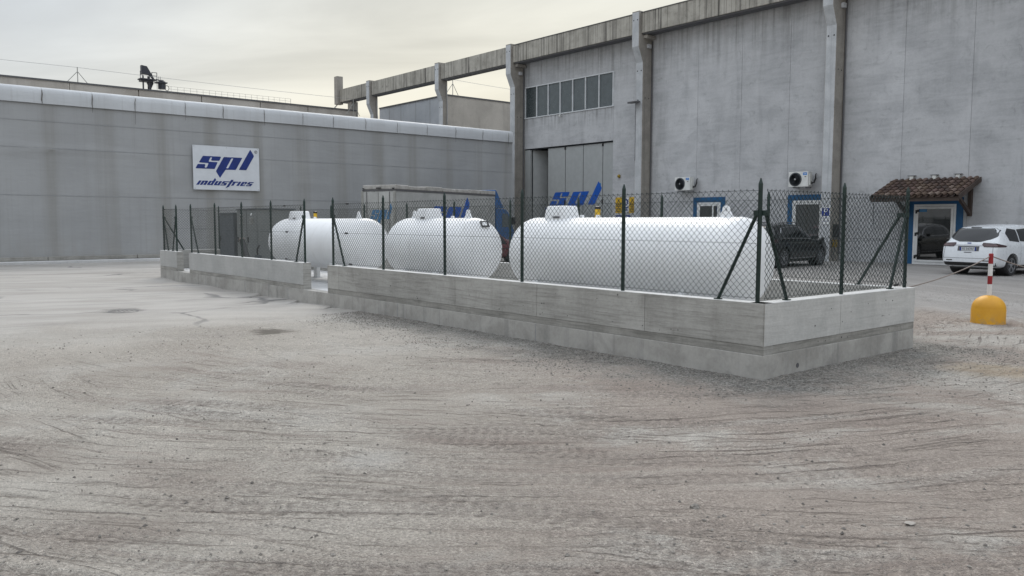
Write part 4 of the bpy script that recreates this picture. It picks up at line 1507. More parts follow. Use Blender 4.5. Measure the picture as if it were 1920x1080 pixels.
BXK = 36.5
bk = thing('far_building', 'plain far building with one blue grey wall and one brown wall', 'building', (BXK, 51.4, 0))
obj('blue_wall', G().box(BXK, BXK + 0.3, 51.7, 61.2, -0.2, 11.2), M['bluewall'], bk)
for y in (53.6, 55.6, 57.8, 59.6):
    obj('wall_joint', G().box(BXK - 0.008, BXK, y, y + 0.05, -0.2, 11.2), M['joint'], bk)
obj('brown_wall', G().box(BXK, BXK + 22, 51.35, 51.69, -0.2, 11.2), M['brownwall'], bk)
obj('coping', G().box(BXK - 0.06, BXK + 22, 51.3, 51.75, 11.2, 11.3).box(BXK - 0.06, BXK + 0.36, 51.75, 61.2, 11.2, 11.3), M['gasket'], bk)
obj('downpipe', G().tube([(BXK - 0.08, 51.28, 11.1), (BXK - 0.08, 51.28, 7.2), (BXK + 0.5, 51.25, 6.9)], 0.05, 7), M['gasket'], bk)
obj('building_core', G().box(BXK + 0.31, BXK + 22, 51.7, 61.2, -0.2, 11.0), M['bluewall'], bk)

# lightning masts and the wire strung between them
def mast(x, y, z, h, label):
    t = thing('lightning_mast', label, 'mast', (x, y, z), group='lightning masts along the roofs')
    obj('rod', G().tube([(x, y, z), (x, y, z + h)], 0.028, 6), M['rail'], t)
    for dx, dy in ((-0.62, 0.1), (0.62, 0.1)):
        obj('stay', G().tube([(x + dx, y + dy, z), (x, y, z + h * 0.72)], 0.022, 5), M['rail'], t)
    return t


mast(13.25, RY + 0.12, 10.82, 1.0, 'thin lightning mast on the long parapet left of the dark silo')
mast(37.15, 51.5, 11.3, 1.22, 'thin lightning mast on the corner of the far brown wall')
mast(33.35, 60.0, 10.3, 1.35, 'thin lightning mast between the last posts of the bare frame')
def wire(label, a, b, sag_, r=0.014):
    a, b = Vector(a), Vector(b)
    pts = []
    for i in range(17):
        q = i / 16
        p = a.lerp(b, q)
        p.z -= sag_ * 4 * q * (1 - q)
        pts.append(p)
    tag(obj('overhead_wire', G().tube(pts, r, 4), M['steel']), label, 'wire')


def wire_chain(label, pts_, sag_, r=0.014):
    g = G()
    for a, b in zip(pts_[:-1], pts_[1:]):
        a, b = Vector(a), Vector(b)
        g.tube([a.lerp(b, i / 12) - Vector((0, 0, sag_ * 4 * (i / 12) * (1 - i / 12))) for i in range(13)], r, 4)
    tag(obj('overhead_wire', g, M['steel']), label, 'wire')


wire_chain('thin lightning wire strung above the long parapet on the left', [(-20, RY + 0.12, 11.8), (13.25, RY + 0.12, 11.8), (33.35, 60.0, 11.6)], 0.06, 0.013)
wire_chain('thin wire running right from the mast above the brown wall', [(37.15, 51.5, 12.48), (56, 51.5, 12.35)], 0.12, 0.013)

# dark hopper tower with walkway on the roof behind
SY = 70.0
t = thing('silo_tower', 'dark hopper tower with platforms on the roof behind the hall', 'silo tower', (20.6, SY, 10.3))
x0, zb = 19.95, 12.30
legs = [(x0 + 0.1, SY + 0.05), (x0 + 0.58, SY + 0.05), (x0 + 0.24, SY + 0.5), (x0 + 0.62, SY + 0.5)]
for lx, ly in legs:
    obj('leg', G().box(lx - 0.045, lx + 0.045, ly - 0.045, ly + 0.045, 10.3, 13.35), M['silo'], t)
hp = [(x0, 13.35), (x0 + 0.95, 13.35), (x0 + 0.52, 14.05), (x0, 14.12)]
obj('hopper', G().prism([(x0, 13.46), (x0 + 0.62, 13.40), (x0 + 0.98, 13.08), (x0 + 0.80, 13.42), (x0 + 0.42, 14.07), (x0, 14.12)], lambda u, v, h: (u, SY + h, v), 0.0, 0.35), M['silo'], t)
obj('platform', G().box(x0 - 0.2, x0 + 1.1, SY - 0.3, SY + 0.5, 12.98, 13.06).box(x0 - 0.1, x0 + 0.85, SY - 0.1, SY + 0.5, 12.84, 12.975), M['silo'], t)
g = G()
for xx in (x0 + 0.7, x0 + 1.08):
    g.box(xx - 0.02, xx + 0.02, SY - 0.28, SY - 0.24, 13.06, 13.58)
for z in (13.32, 13.58):
    g.box(x0 + 0.68, x0 + 1.1, SY - 0.28, SY - 0.24, z - 0.02, z + 0.02)
obj('guard_rail', g, M['silo'], t)
g = G().box(x0 - 0.2, x0 - 0.16, SY - 0.28, SY - 0.24, 13.06, 13.58)
for z in (13.32, 13.58):
    g.box(x0 - 0.2, x0 - 0.02, SY - 0.28, SY - 0.24, z - 0.02, z + 0.02)
obj('guard_rail', g, M['silo'], t)
obj('cone_outlet', G().lathe([(0.26, 0.3), (0.26, 0.2), (0.09, -0.2), (0.09, -0.35)], (x0 + 0.74, SY + 0.4, 12.6), (0, 0, 1), 16), M['silo'], t)
g = G().lathe([(0.3, 0), (0.3, 0.55), (0.16, 0.72)], (x0 + 1.62, SY + 0.3, 12.42), (0, 0, 1), 14)
g.box(x0 + 1.1, x0 + 1.95, SY - 0.1, SY + 0.6, 12.86, 12.94)
g.tube([(x0 + 1.1, SY, 13.1), (x0 + 1.8, SY, 12.95)], 0.05, 6)
obj('side_vessel', g, M['silo'], t)
g = G()
g.tube([(x0 + 1.98 + 0.16 * math.cos(a), SY + 0.2, 12.52 + 0.2 * math.sin(a)) for a in np.linspace(0, 2 * math.pi, 13)], 0.025, 5)
for xx in (x0 + 1.15, x0 + 1.3, x0 + 1.42):
    g.tube([(xx, SY, 12.3), (xx, SY, 13.35)], 0.018, 5)
obj('hoop_pipe', g, M['silo'], t)
t = thing('roof_walkway', 'long dark conveyor with a thin guard rail along the roof behind', 'walkway', (27, SY, 10.3))
obj('conveyor', G().box(21.9, 31.4, SY, SY + 0.7, 12.10, 12.27), M['silo'], t)
g = G()
x = 22.2
while x < 32.8:
    obj('support', G().box(x - 0.04, x + 0.04, SY + 0.3, SY + 0.38, 10.3, 12.1), M['silo'], t)
    x += 2.6
obj('support', G().box(32.56, 32.64, SY + 0.3, SY + 0.38, 10.3, 12.1), M['silo'], t)
x = 22.2
while x < 32.7:
    g.tube([(x, SY + 0.02, 12.2), (x, SY + 0.02, 12.66)], 0.012, 4)
    x += 0.52
for z in (12.45, 12.66):
    g.tube([(22.0, SY + 0.02, z), (32.6, SY + 0.02, z)], 0.012, 4)
g.tube([(32.6, SY + 0.02, 12.05), (32.6, SY + 0.02, 12.66)], 0.02, 4)
g.box(31.4, 32.62, SY, SY + 0.7, 12.06, 12.1)
obj('guard_rail', g, M['rail'], t)

# ------------------------------------------------------------------ concrete enclosure for the tanks
EX0, EX1, EY0, EY1 = 7.72, 11.33, 4.99, 25.86
TH = 0.20
ZP, ZW = 0.255, 0.82
enc = thing('concrete_enclosure', 'low shuttered concrete wall on a plinth round the white tanks', 'enclosure', (9.5, 15.4, 0))
obj('plinth', G().box(EX0, EX1, EY0, EY1, -0.25, ZP), M['plinth'], enc, bevel=0.008)
obj('floor_slab', G().box(EX0 + TH + 0.005, EX1 - TH - 0.005, EY0 + TH + 0.005, EY1 - TH - 0.005, ZP, ZP + 0.006), M['slab'], enc)
for y, w in ((16.9, 0.012), (12.4, 0.01), (19.3, 0.01), (8.7, 0.01)):           # day joints in the plinth
    obj('plinth_joint', G().box(EX0 - 0.003, EX0, y, y + w, -0.2, ZP - 0.01), M['joint'], enc)


def wall_run(a0, a1, seams, axis, face, inner, mats, ends=(False, False)):
    """a straight stretch of wall: solid heart, shuttering panels proud of it on the outer face, a damp strip below"""
    sgn = 1 if inner > face else -1
    zs = ZP + 0.095
    f1 = face + sgn * 0.016

    def B(g, u0, u1, v0, v1, z0, z1):
        v0, v1 = min(v0, v1), max(v0, v1)
        return g.box(v0, v1, u0, u1, z0, z1) if axis == 'Y' else g.box(u0, u1, v0, v1, z0, z1)
    obj('wall_heart', B(G(), a0 + 0.002, a1 - 0.002, f1 + sgn * 0.001, inner, ZP, ZW - 0.004), M[mats[1]], enc)
    obj('wall_top', B(G(), a0, a1, f1 + sgn * 0.001, inner - sgn * 0.002, ZW - 0.004, ZW), M['skylit_top'], enc)
    obj('damp_strip', B(G(), a0, a1, face + sgn * 0.005, f1, ZP + 0.004, zs), M['strip'], enc)
    cuts = [a0] + sorted(seams) + [a1]
    for p, q in zip(cuts[:-1], cuts[1:]):
        e0 = 0.0 if p == a0 else 0.003
        e1 = 0.0 if q == a1 else 0.003
        obj('wall_panel', B(G(), p + e0, q - e1, face, f1, zs + 0.003, ZW), M[mats[0]], enc, bevel=0.003)


wall_run(EY0, 15.04, [6.67, 8.68, 10.66, 14.59], 'Y', EX0, EX0 + TH, ('formed', 'formed'))
wall_run(16.17, 23.26, [17.94, 19.93, 21.99], 'Y', EX0, EX0 + TH, ('formed_smooth', 'formed'))
wall_run(24.34, EY1, [], 'Y', EX0, EX0 + TH, ('formed_smooth', 'formed'))
wall_run(EX0 + 0.0165, EX1, [9.35], 'X', EY0, EY0 + TH, ('formed_pale', 'formed_pale'))
wall_run(EY0 + TH, EY1, [7.6, 10.2, 12.8, 15.4, 18.0, 20.6, 23.2], 'Y', EX1, EX1 - TH, ('formed', 'formed'))
wall_run(EX0 + TH, EX1 - TH, [], 'X', EY1, EY1 - TH, ('formed', 'formed'))
obj('corner_bead', G().box(EX0 - 0.0015, EX0 + 0.014, EY0 - 0.0015, EY0 + 0.004, ZP + 0.005, ZW - 0.001), M['strip'], enc)
p = pix(1495, 688, 'Y', EY0)
obj('drain_hole', G().lathe([(0.028, 0.0), (0.029, 0.003), (0.020, 0.003), (0.020, 0.001)], (p.x, EY0, 0.075), (0, -1, 0), 18), M['gasket'], enc)
rr = random.Random(5)
for i in range(46):                                                     # tie holes and blow holes left by the shuttering
    if i < 30:
        y, z = rr.uniform(5.2, 14.5), rr.choice([0.39, 0.42, 0.55, 0.7, rr.uniform(0.4, 0.78)])
        c, ax = (EX0, y, z), (-1, 0, 0)
    else:
        c, ax = (rr.uniform(7.9, 11.2), EY0, rr.choice([0.30, 0.31, 0.5, 0.68, rr.uniform(0.4, 0.78)])), (0, -1, 0)
    r = rr.uniform(0.004, 0.010)
    if c[2] < 0.36:
        c = (c[0], c[1] + (0.004 if ax[1] else 0), c[2])
    obj('blow_hole', G().lathe([(r, 0), (r, 0.0015)], c, ax, 8), M['hole'], enc)

# ------------------------------------------------------------------ chain link fence: one run on each stretch of wall
HZ0, HZ1 = ZW + 0.03, 2.055
PITCH = 0.080


def link_mesh(a, b):
    """woven diamond mesh from plan point a to b: zigzag wires of round section, each hooked into the next"""
    a, b = Vector((a[0], a[1], 0)), Vector((b[0], b[1], 0))
    d = b - a
    L = d.length
    d /= L
    nrm_ = Vector((-d.y, d.x, 0))
    half = PITCH / 2
    nz = int((HZ1 - HZ0) / half)
    nw = int(L / half)
    r = 0.0035
    V, F = [], []
    js = np.arange(nz + 1)
    for i in range(nw):
        u = i * half + half / 2
        tt = u + np.where((js + i) % 2 == 0, -half / 2, half / 2)
        tt = np.clip(tt, 0, L)
        off = np.where((js + i) % 2 == 0, -1, 1) * 0.0022
        z = HZ0 + js * half
        zq = z.copy()
        tt = np.clip(tt + 0.006 * np.sin(u * 1.9 + z * 5.1) * np.sin(z * 2.5 + u), 0, L)
        off = off + 0.014 * np.sin(u * 1.15 + a.x) * np.sin((z - HZ0) * 2.6) * np.sin(u * 3.3)
        z = z + 0.005 * np.sin(u * 2.3 + 1.7) * np.cos(z * 1.3)
        P = np.stack([a.x + d.x * tt + nrm_.x * off, a.y + d.y * tt + nrm_.y * off, z], -1)
        ring = []
        for k in range(3):
            an = 2 * math.pi * k / 3 + 0.5
            ring.append(P + np.array([d.x * math.cos(an) + nrm_.x * math.sin(an), d.y * math.cos(an) + nrm_.y * math.sin(an), 0]) * r)
        base = len(V)
        R3 = np.stack(ring, 1).reshape(-1, 3)
        V.extend(map(tuple, R3.tolist()))
        for j in range(nz):
            o = base + j * 3
            F.extend([(o, o + 1, o + 4, o + 3), (o + 1, o + 2, o + 5, o + 4), (o + 2, o, o + 3, o + 5)])
    # twisted ends along the top
    for i in range(nw // 2):
        u = i * PITCH + half * (nz % 2) 
        c = a + d * min(L, u + half * 0.5)
        base = len(V)
        z = HZ0 + nz * half
        for dz, rr_ in ((-0.006, 0.005), (0.012, 0.004)):
            for k in range(3):
                an = 2 * math.pi * k / 3
                V.append((c.x + d.x * math.cos(an) * rr_ + nrm_.x * math.sin(an) * rr_, c.y + d.y * math.cos(an) * rr_ + nrm_.y * math.sin(an) * rr_, z + dz))
        F.extend([(base, base + 1, base + 4, base + 3), (base + 1, base + 2, base + 5, base + 4), (base + 2, base, base + 3, base + 5), (base + 3, base + 4, base + 5)])
    me = bpy.data.meshes.new('wire_mesh')
    return V, F


def fence(label, a, b, posts, braces=(), side=(0, 0), tens=()):
    """posts: plan points; braces: (foot, head post) pairs; side: offset of the netting from the posts"""
    t = thing('wire_fence', label, 'fence', (a[0], a[1], ZW), group='green wire fences on the enclosure walls')
    g = G()
    g.v, g.f = link_mesh((a[0] + side[0], a[1] + side[1]), (b[0] + side[0], b[1] + side[1]))
    o = obj('wire_mesh', g, M['wire'], t, kind='stuff')
    for z in (HZ0 + 0.02, 1.47, HZ1 - 0.01):
        obj('tension_wire', G().tube([(a[0] + side[0] * 1.2, a[1] + side[1] * 1.2, z), (b[0] + side[0] * 1.2, b[1] + side[1] * 1.2, z)], 0.0022, 5), M['wire'], t)
    for x, y, z in tens:
        dv = (Vector((b[0], b[1], 0)) - Vector((a[0], a[1], 0))).normalized()
        c = Vector((x + side[0] * 1.2, y + side[1] * 1.2, z))
        obj('wire_strainer', G().tube([c - dv * 0.07, c - dv * 0.035, c + dv * 0.035, c + dv * 0.07], [0.006, 0.019, 0.019, 0.006], 8), M['black'], t)
    for x, y in posts:
        lean = rr.uniform(-0.006, 0.006)
        g = G()
        top = 2.12
        # T-section post with a pointed cap
        g.tube([(x, y, ZW - 0.05), (x + lean, y, top), (x + lean, y, top + 0.06)], [0.0245, 0.0245, 0.006], 8)
        obj('post', g, M['green'], t)
    for (fx, fy), (hx, hy) in braces:
        d = Vector((fx - hx, fy - hy, 0)).normalized()
        p = obj('brace', G().tube([(hx + d.x * 0.03, hy + d.y * 0.03, 1.80), (fx, fy, ZW)], 0.02, 8), M['green'], t)
        obj('brace_clip', G().obox((hx + d.x * 0.03, hy + d.y * 0.03, 1.80), (0.03, 0, 0), (0, 0.03, 0), (0, 0, 0.03)), M['green'], p)
        obj('brace_foot', G().obox((fx, fy, ZW + 0.006), (0.035, 0, 0), (0, 0.035, 0), (0, 0, 0.006)), M['green'], p)
    return t


FX, BXF, FY, BYF = EX0 + 0.10, EX1 - 0.10, EY0 + 0.10, EY1 - 0.10
so_ = -0.03
fence('nearest long stretch of green wire fence in front of the biggest tank', (FX, 5.11), (FX, 14.99), [(FX, y) for y in (5.14, 7.13, 9.12, 11.08, 13.03, 14.97)],
      [((FX, 5.66), (FX, 5.14)), ((FX, 14.50), (FX, 14.97))], (so_, 0), [(FX, 14.2, HZ0 + 0.02), (FX, 14.35, 1.47), (FX, 14.3, HZ1 - 0.01)])
fence('stretch of green wire fence in front of the grey cabinets', (FX, 16.24), (FX, 23.32), [(FX, y) for y in (16.24, 17.96, 19.69, 21.49, 23.32)],
      [((FX, 16.68), (FX, 16.24)), ((FX, 22.78), (FX, 23.32))], (so_, 0), [(FX, 17.05, 1.47), (FX, 17.15, HZ1 - 0.01), (FX, 17.1, HZ0 + 0.02)])
fence('short corner piece of green wire fence at the far end', (FX, 24.58), (FX, 25.76), [(FX, 24.58), (FX, 25.74)],
      [((FX, 24.95), (FX, 24.58)), ((FX, 25.35), (FX, 25.74))], (so_, 0), [(FX, 25.5, HZ1 - 0.01), (FX, 25.45, 1.47)])
fence('green wire fence on the pale end wall beside the yellow bollard', (FX, FY), (BXF, FY), [(9.53, FY), (11.22, FY)],
      [((8.32, FY), (FX + 0.01, FY)), ((10.80, FY), (11.22, FY))], (0, so_), [(10.9, FY, HZ0 + 0.02)])
fence('back stretch of green wire fence behind the white tanks', (BXF, 5.12), (BXF, 25.74), [(BXF, y) for y in (7.23, 9.35, 11.42, 13.49, 15.52, 17.55, 19.68, 21.6, 23.56, 25.72)],
      [((BXF, 5.75), (BXF, 5.16)), ((BXF, 25.2), (BXF, 25.72))], (0.03, 0))
fence('short far end of green wire fence behind the cabinets', (FX, BYF), (BXF, BYF), [(9.5, BYF)], [((8.4, BYF), (FX, BYF))], (0, 0.03))

# ------------------------------------------------------------------ gas tanks
TX, TZ, TR, HD = 9.3, 1.17, 0.60, 0.35


def tank(label, y1, y2, lid0, lid1, lugs, feet, plate=None):
    t = thing('gas_tank', label, 'tank', (TX, (y1 + y2) / 2, ZP + 0.006), group='white gas tanks inside the fence')
    prof = [(0.002, y1 - HD)]
    for k in range(1, 17):
        a = math.pi / 2 * k / 16
        prof.append((TR * math.sin(a), y1 - HD * math.cos(a)))
    prof += [(TR, y1 + 0.01), (TR, y2 - 0.01)]
    for k in range(0, 16):
        a = math.pi / 2 * k / 16
        prof.append((TR * math.cos(a), y2 + HD * math.sin(a)))
    prof.append((0.002, y2 + HD))
    obj('shell', G().lathe(prof, (TX, 0, TZ), (0, 1, 0), 72), M['tank'], t, smooth=True, sharp=60)
    for y in (y1, y2):
        obj('weld_bead', G().lathe([(TR - 0.005, -0.012), (TR + 0.003, -0.004), (TR + 0.003, 0.004), (TR - 0.005, 0.012)], (TX, y, TZ), (0, 1, 0), 72), M['tank'], t, smooth=True)
    # hinged lid housing over the valves, sides drawn in towards the top
    zt = TZ + TR
    g = G()
    hw = 0.20
    pts = []
    for z, s, sy in ((zt - 0.12, 1.02, 1.0), (zt + 0.02, 1.0, 0.97), (zt + 0.165, 0.88, 0.86), (zt + 0.19, 0.80, 0.80)):
        cy, hy = (lid0 + lid1) / 2, (lid1 - lid0) / 2
        ring = []
        for qx, qy in ((-1, -.7), (-.7, -1), (.7, -1), (1, -.7), (1, .7), (.7, 1), (-.7, 1), (-1, .7)):
            ring.append((TX + qx * hw * s, cy + qy * hy * sy, z))
        pts.append(ring)
    g.v = [p for r_ in pts for p in r_]
    for i in range(3):
        for k in range(8):
            g.f.append((i * 8 + k, i * 8 + (k + 1) % 8, i * 8 + 8 + (k + 1) % 8, i * 8 + 8 + k))
    g.f.append(tuple(range(24, 32)))
    lid = obj('lid_housing', g, M['tank'], t, smooth=True, bevel=0.012, sharp=50)
    obj('lid_hasp', G().box(TX - hw * 0.9 - 0.03, TX - hw * 0.9, lid0 + 0.12, lid0 + 0.26, zt - 0.01, zt + 0.02), M['gasket'], lid)
    for y in lugs:
        f = lambda u, v, h: (TX + h, y + u, zt - 0.02 + v)
        ol = [(-0.125, 0), (0.125, 0), (0.055, 0.11)] + [(0.055 * math.cos(a), 0.125 + 0.05 * math.sin(a)) for a in np.linspace(0.2, math.pi - 0.2, 7)] + [(-0.055, 0.11)]
        ho = [(0.024 * math.cos(a), 0.115 + 0.024 * math.sin(a)) for a in np.linspace(0, 2 * math.pi, 12, endpoint=False)]
        obj('lifting_lug', G().prism(ol, f, -0.012, 0.012, [ho]), M['tank'], t)
    cy = lid0 - 0.2
    for dy in (0, -0.35):
        obj('plug', G().lathe([(0.035, -0.02), (0.035, 0.03), (0.025, 0.04)], (TX, cy + dy, zt), (0, 0, 1), 12), M['tank'], t)
    for y in feet:
        for sx in (-1, 1):
            g = G().box(TX + sx * 0.36 - 0.05, TX + sx * 0.36 + 0.05, y - 0.09, y + 0.09, ZP + 0.022, TZ - 0.40)
            ft = obj('foot', g, M['tank'], t, bevel=0.006)
            obj('base_plate', G().box(TX + sx * 0.36 - 0.1, TX + sx * 0.36 + 0.1, y - 0.12, y + 0.12, ZP + 0.006, ZP + 0.022), M['tank'], ft)
        obj('transport_lug', G().box(TX - 0.47, TX - 0.40, y - 0.02, y + 0.02, TZ - 0.52, TZ - 0.36).box(TX - 0.52, TX - 0.40, y - 0.06, y + 0.06, TZ - 0.445, TZ - 0.425), M['tank'], t)
    if plate:
        # rating plate on a small bracket, standing on the domed end
        c = Vector((TX + 0.06, y1 - 0.215, TZ + 0.47))
        nn = Vector((-0.10, -0.80, 0.59)).normalized()
        uu = Vector((0, 0, 1)).cross(nn).normalized()
        tt = nn.cross(uu)
        pl = obj('name_plate', G().obox(c + nn * 0.03, uu * 0.085, tt * 0.065, nn * 0.005), M['black'], t)
        obj('plate_print', G().obox(c + nn * 0.037 - uu * 0.01, uu * 0.05, tt * 0.035, nn * 0.001), M['white'], pl)
        obj('plate_bracket', G().obox(c + nn * 0.006, uu * 0.05, tt * 0.05, nn * 0.018), M['tank'], pl)
    return t


tank('big white gas tank nearest the front corner of the enclosure', 6.39, 10.40, 9.57, 10.12, (6.63,), (6.98, 9.94))
tank('shortest white gas tank with a black plate, in the middle', 12.21, 14.37, 13.46, 13.98, (14.24, 12.41), (12.8, 13.9), 12.33)
tank('white gas tank farthest away beside the grey cabinets', 16.27, 20.13, 19.28, 19.9, (16.55,), (16.95, 19.4))

for y, hp_, lab in ((9.95, 1.66, 'yellow post with black cap behind the nearest white tank'), (20.62, 1.66, 'yellow post with black cap behind the farthest white tank')):
    x = 10.25
    t = thing('marker_post', lab, 'post', (x, y, ZP), group='yellow posts behind the tanks')
    obj('post_tube', G().lathe([(0.048, 0), (0.048, hp_)], (x, y, ZP + 0.006), (0, 0, 1), 16), M['yellow'], t)
    obj('post_cap', G().lathe([(0.053, hp_), (0.053, hp_ + 0.04), (0.03, hp_ + 0.05)], (x, y, ZP + 0.006), (0, 0, 1), 16), M['black'], t)

# grey equipment cabinets at the far end
def cabinet(label, x0, x1, y0, y1, z1, m, louvres):
    t = thing('equipment_cabinet', label, 'cabinet', ((x0 + x1) / 2, (y0 + y1) / 2, ZP), group='grey cabinets at the far end of the enclosure')
    obj('cabinet_body', G().box(x0, x1, y0, y1, ZP + 0.006, z1), m, t, bevel=0.012)
    tp = obj('cabinet_top', G().box(x0 - 0.03, x1 + 0.03, y0 - 0.03, y1 + 0.03, z1, z1 + 0.03), M['cabinet2'], t)
    nd = 2 if louvres else 1
    w = (y1 - y0) / nd
    for i in range(nd):
        a, b = y0 + i * w + 0.02, y0 + (i + 1) * w - 0.02
        d = obj('cabinet_door', G().box(x0 - 0.018, x0 - 0.002, a, b, ZP + 0.08, z1 - 0.05), m, t, bevel=0.004)
        obj('door_latch', G().box(x0 - 0.035, x0 - 0.018, b - 0.1, b - 0.06, 1.1, 1.25), M['black'], d)
        if louvres:
            for k in range(6):
                z = z1 - 0.22 - 0.035 * k
                obj('louvre', G().obox((x0 - 0.024, (a + b) / 2, z), (0.010, 0, 0.006), (0, 0.15, 0), (-0.001, 0, 0.004)), M['rail'], d)
            obj('indicator_lamp', G().lathe([(0.035, 0), (0.035, 0.02), (0.02, 0.03)], (x0 - 0.018, (a + b) / 2, z1 - 0.14), (-1, 0, 0), 12), M['white'], d)
    return t


cabinet('tall grey cabinet with louvred doors and two pale lamps', 9.2, 10.30, 22.02, 23.48, 2.03, M['cabinet'], True)
cabinet('lower dark grey cabinet at the far end of the enclosure', 9.2, 10.0, 23.72, 24.86, 1.92, M['cabinet2'], False)
t = thing('pipe_stub', 'slanting open ended black pipe in front of the louvred cabinet', 'pipe', (8.7, 21.8, ZP))
g = G().tube([(8.6, 21.1, ZP + 0.02), (8.62, 21.25, 0.55), (8.68, 21.85, 1.18)], 0.075, 12)
obj('pipe', g, M['black'], t, smooth=True)
obj('pipe_end', G().tube([(8.68, 21.85, 1.18), (8.683, 21.88, 1.215)], 0.08, 12), M['rope'], t)
t = thing('pipe_riser', 'short upright blue black pipe at the foot of the louvred cabinet', 'pipe', (8.75, 20.95, ZP))
obj('pipe', G().lathe([(0.09, 0), (0.09, 0.55), (0.07, 0.55), (0.07, 0.2)], (8.75, 20.95, ZP + 0.006), (0, 0, 1), 14), M['cabinet2'], t)
obj('pipe_tail', G().tube([(8.8, 21.1, ZP + 0.01), (8.8, 21.12, 0.95), (8.8, 20.98, 1.06)], 0.022, 8), M['black'], t)

# ------------------------------------------------------------------ vehicles
def interp(tab, x):
    xs, ys = zip(*tab)
    return float(np.interp(x, xs, ys))


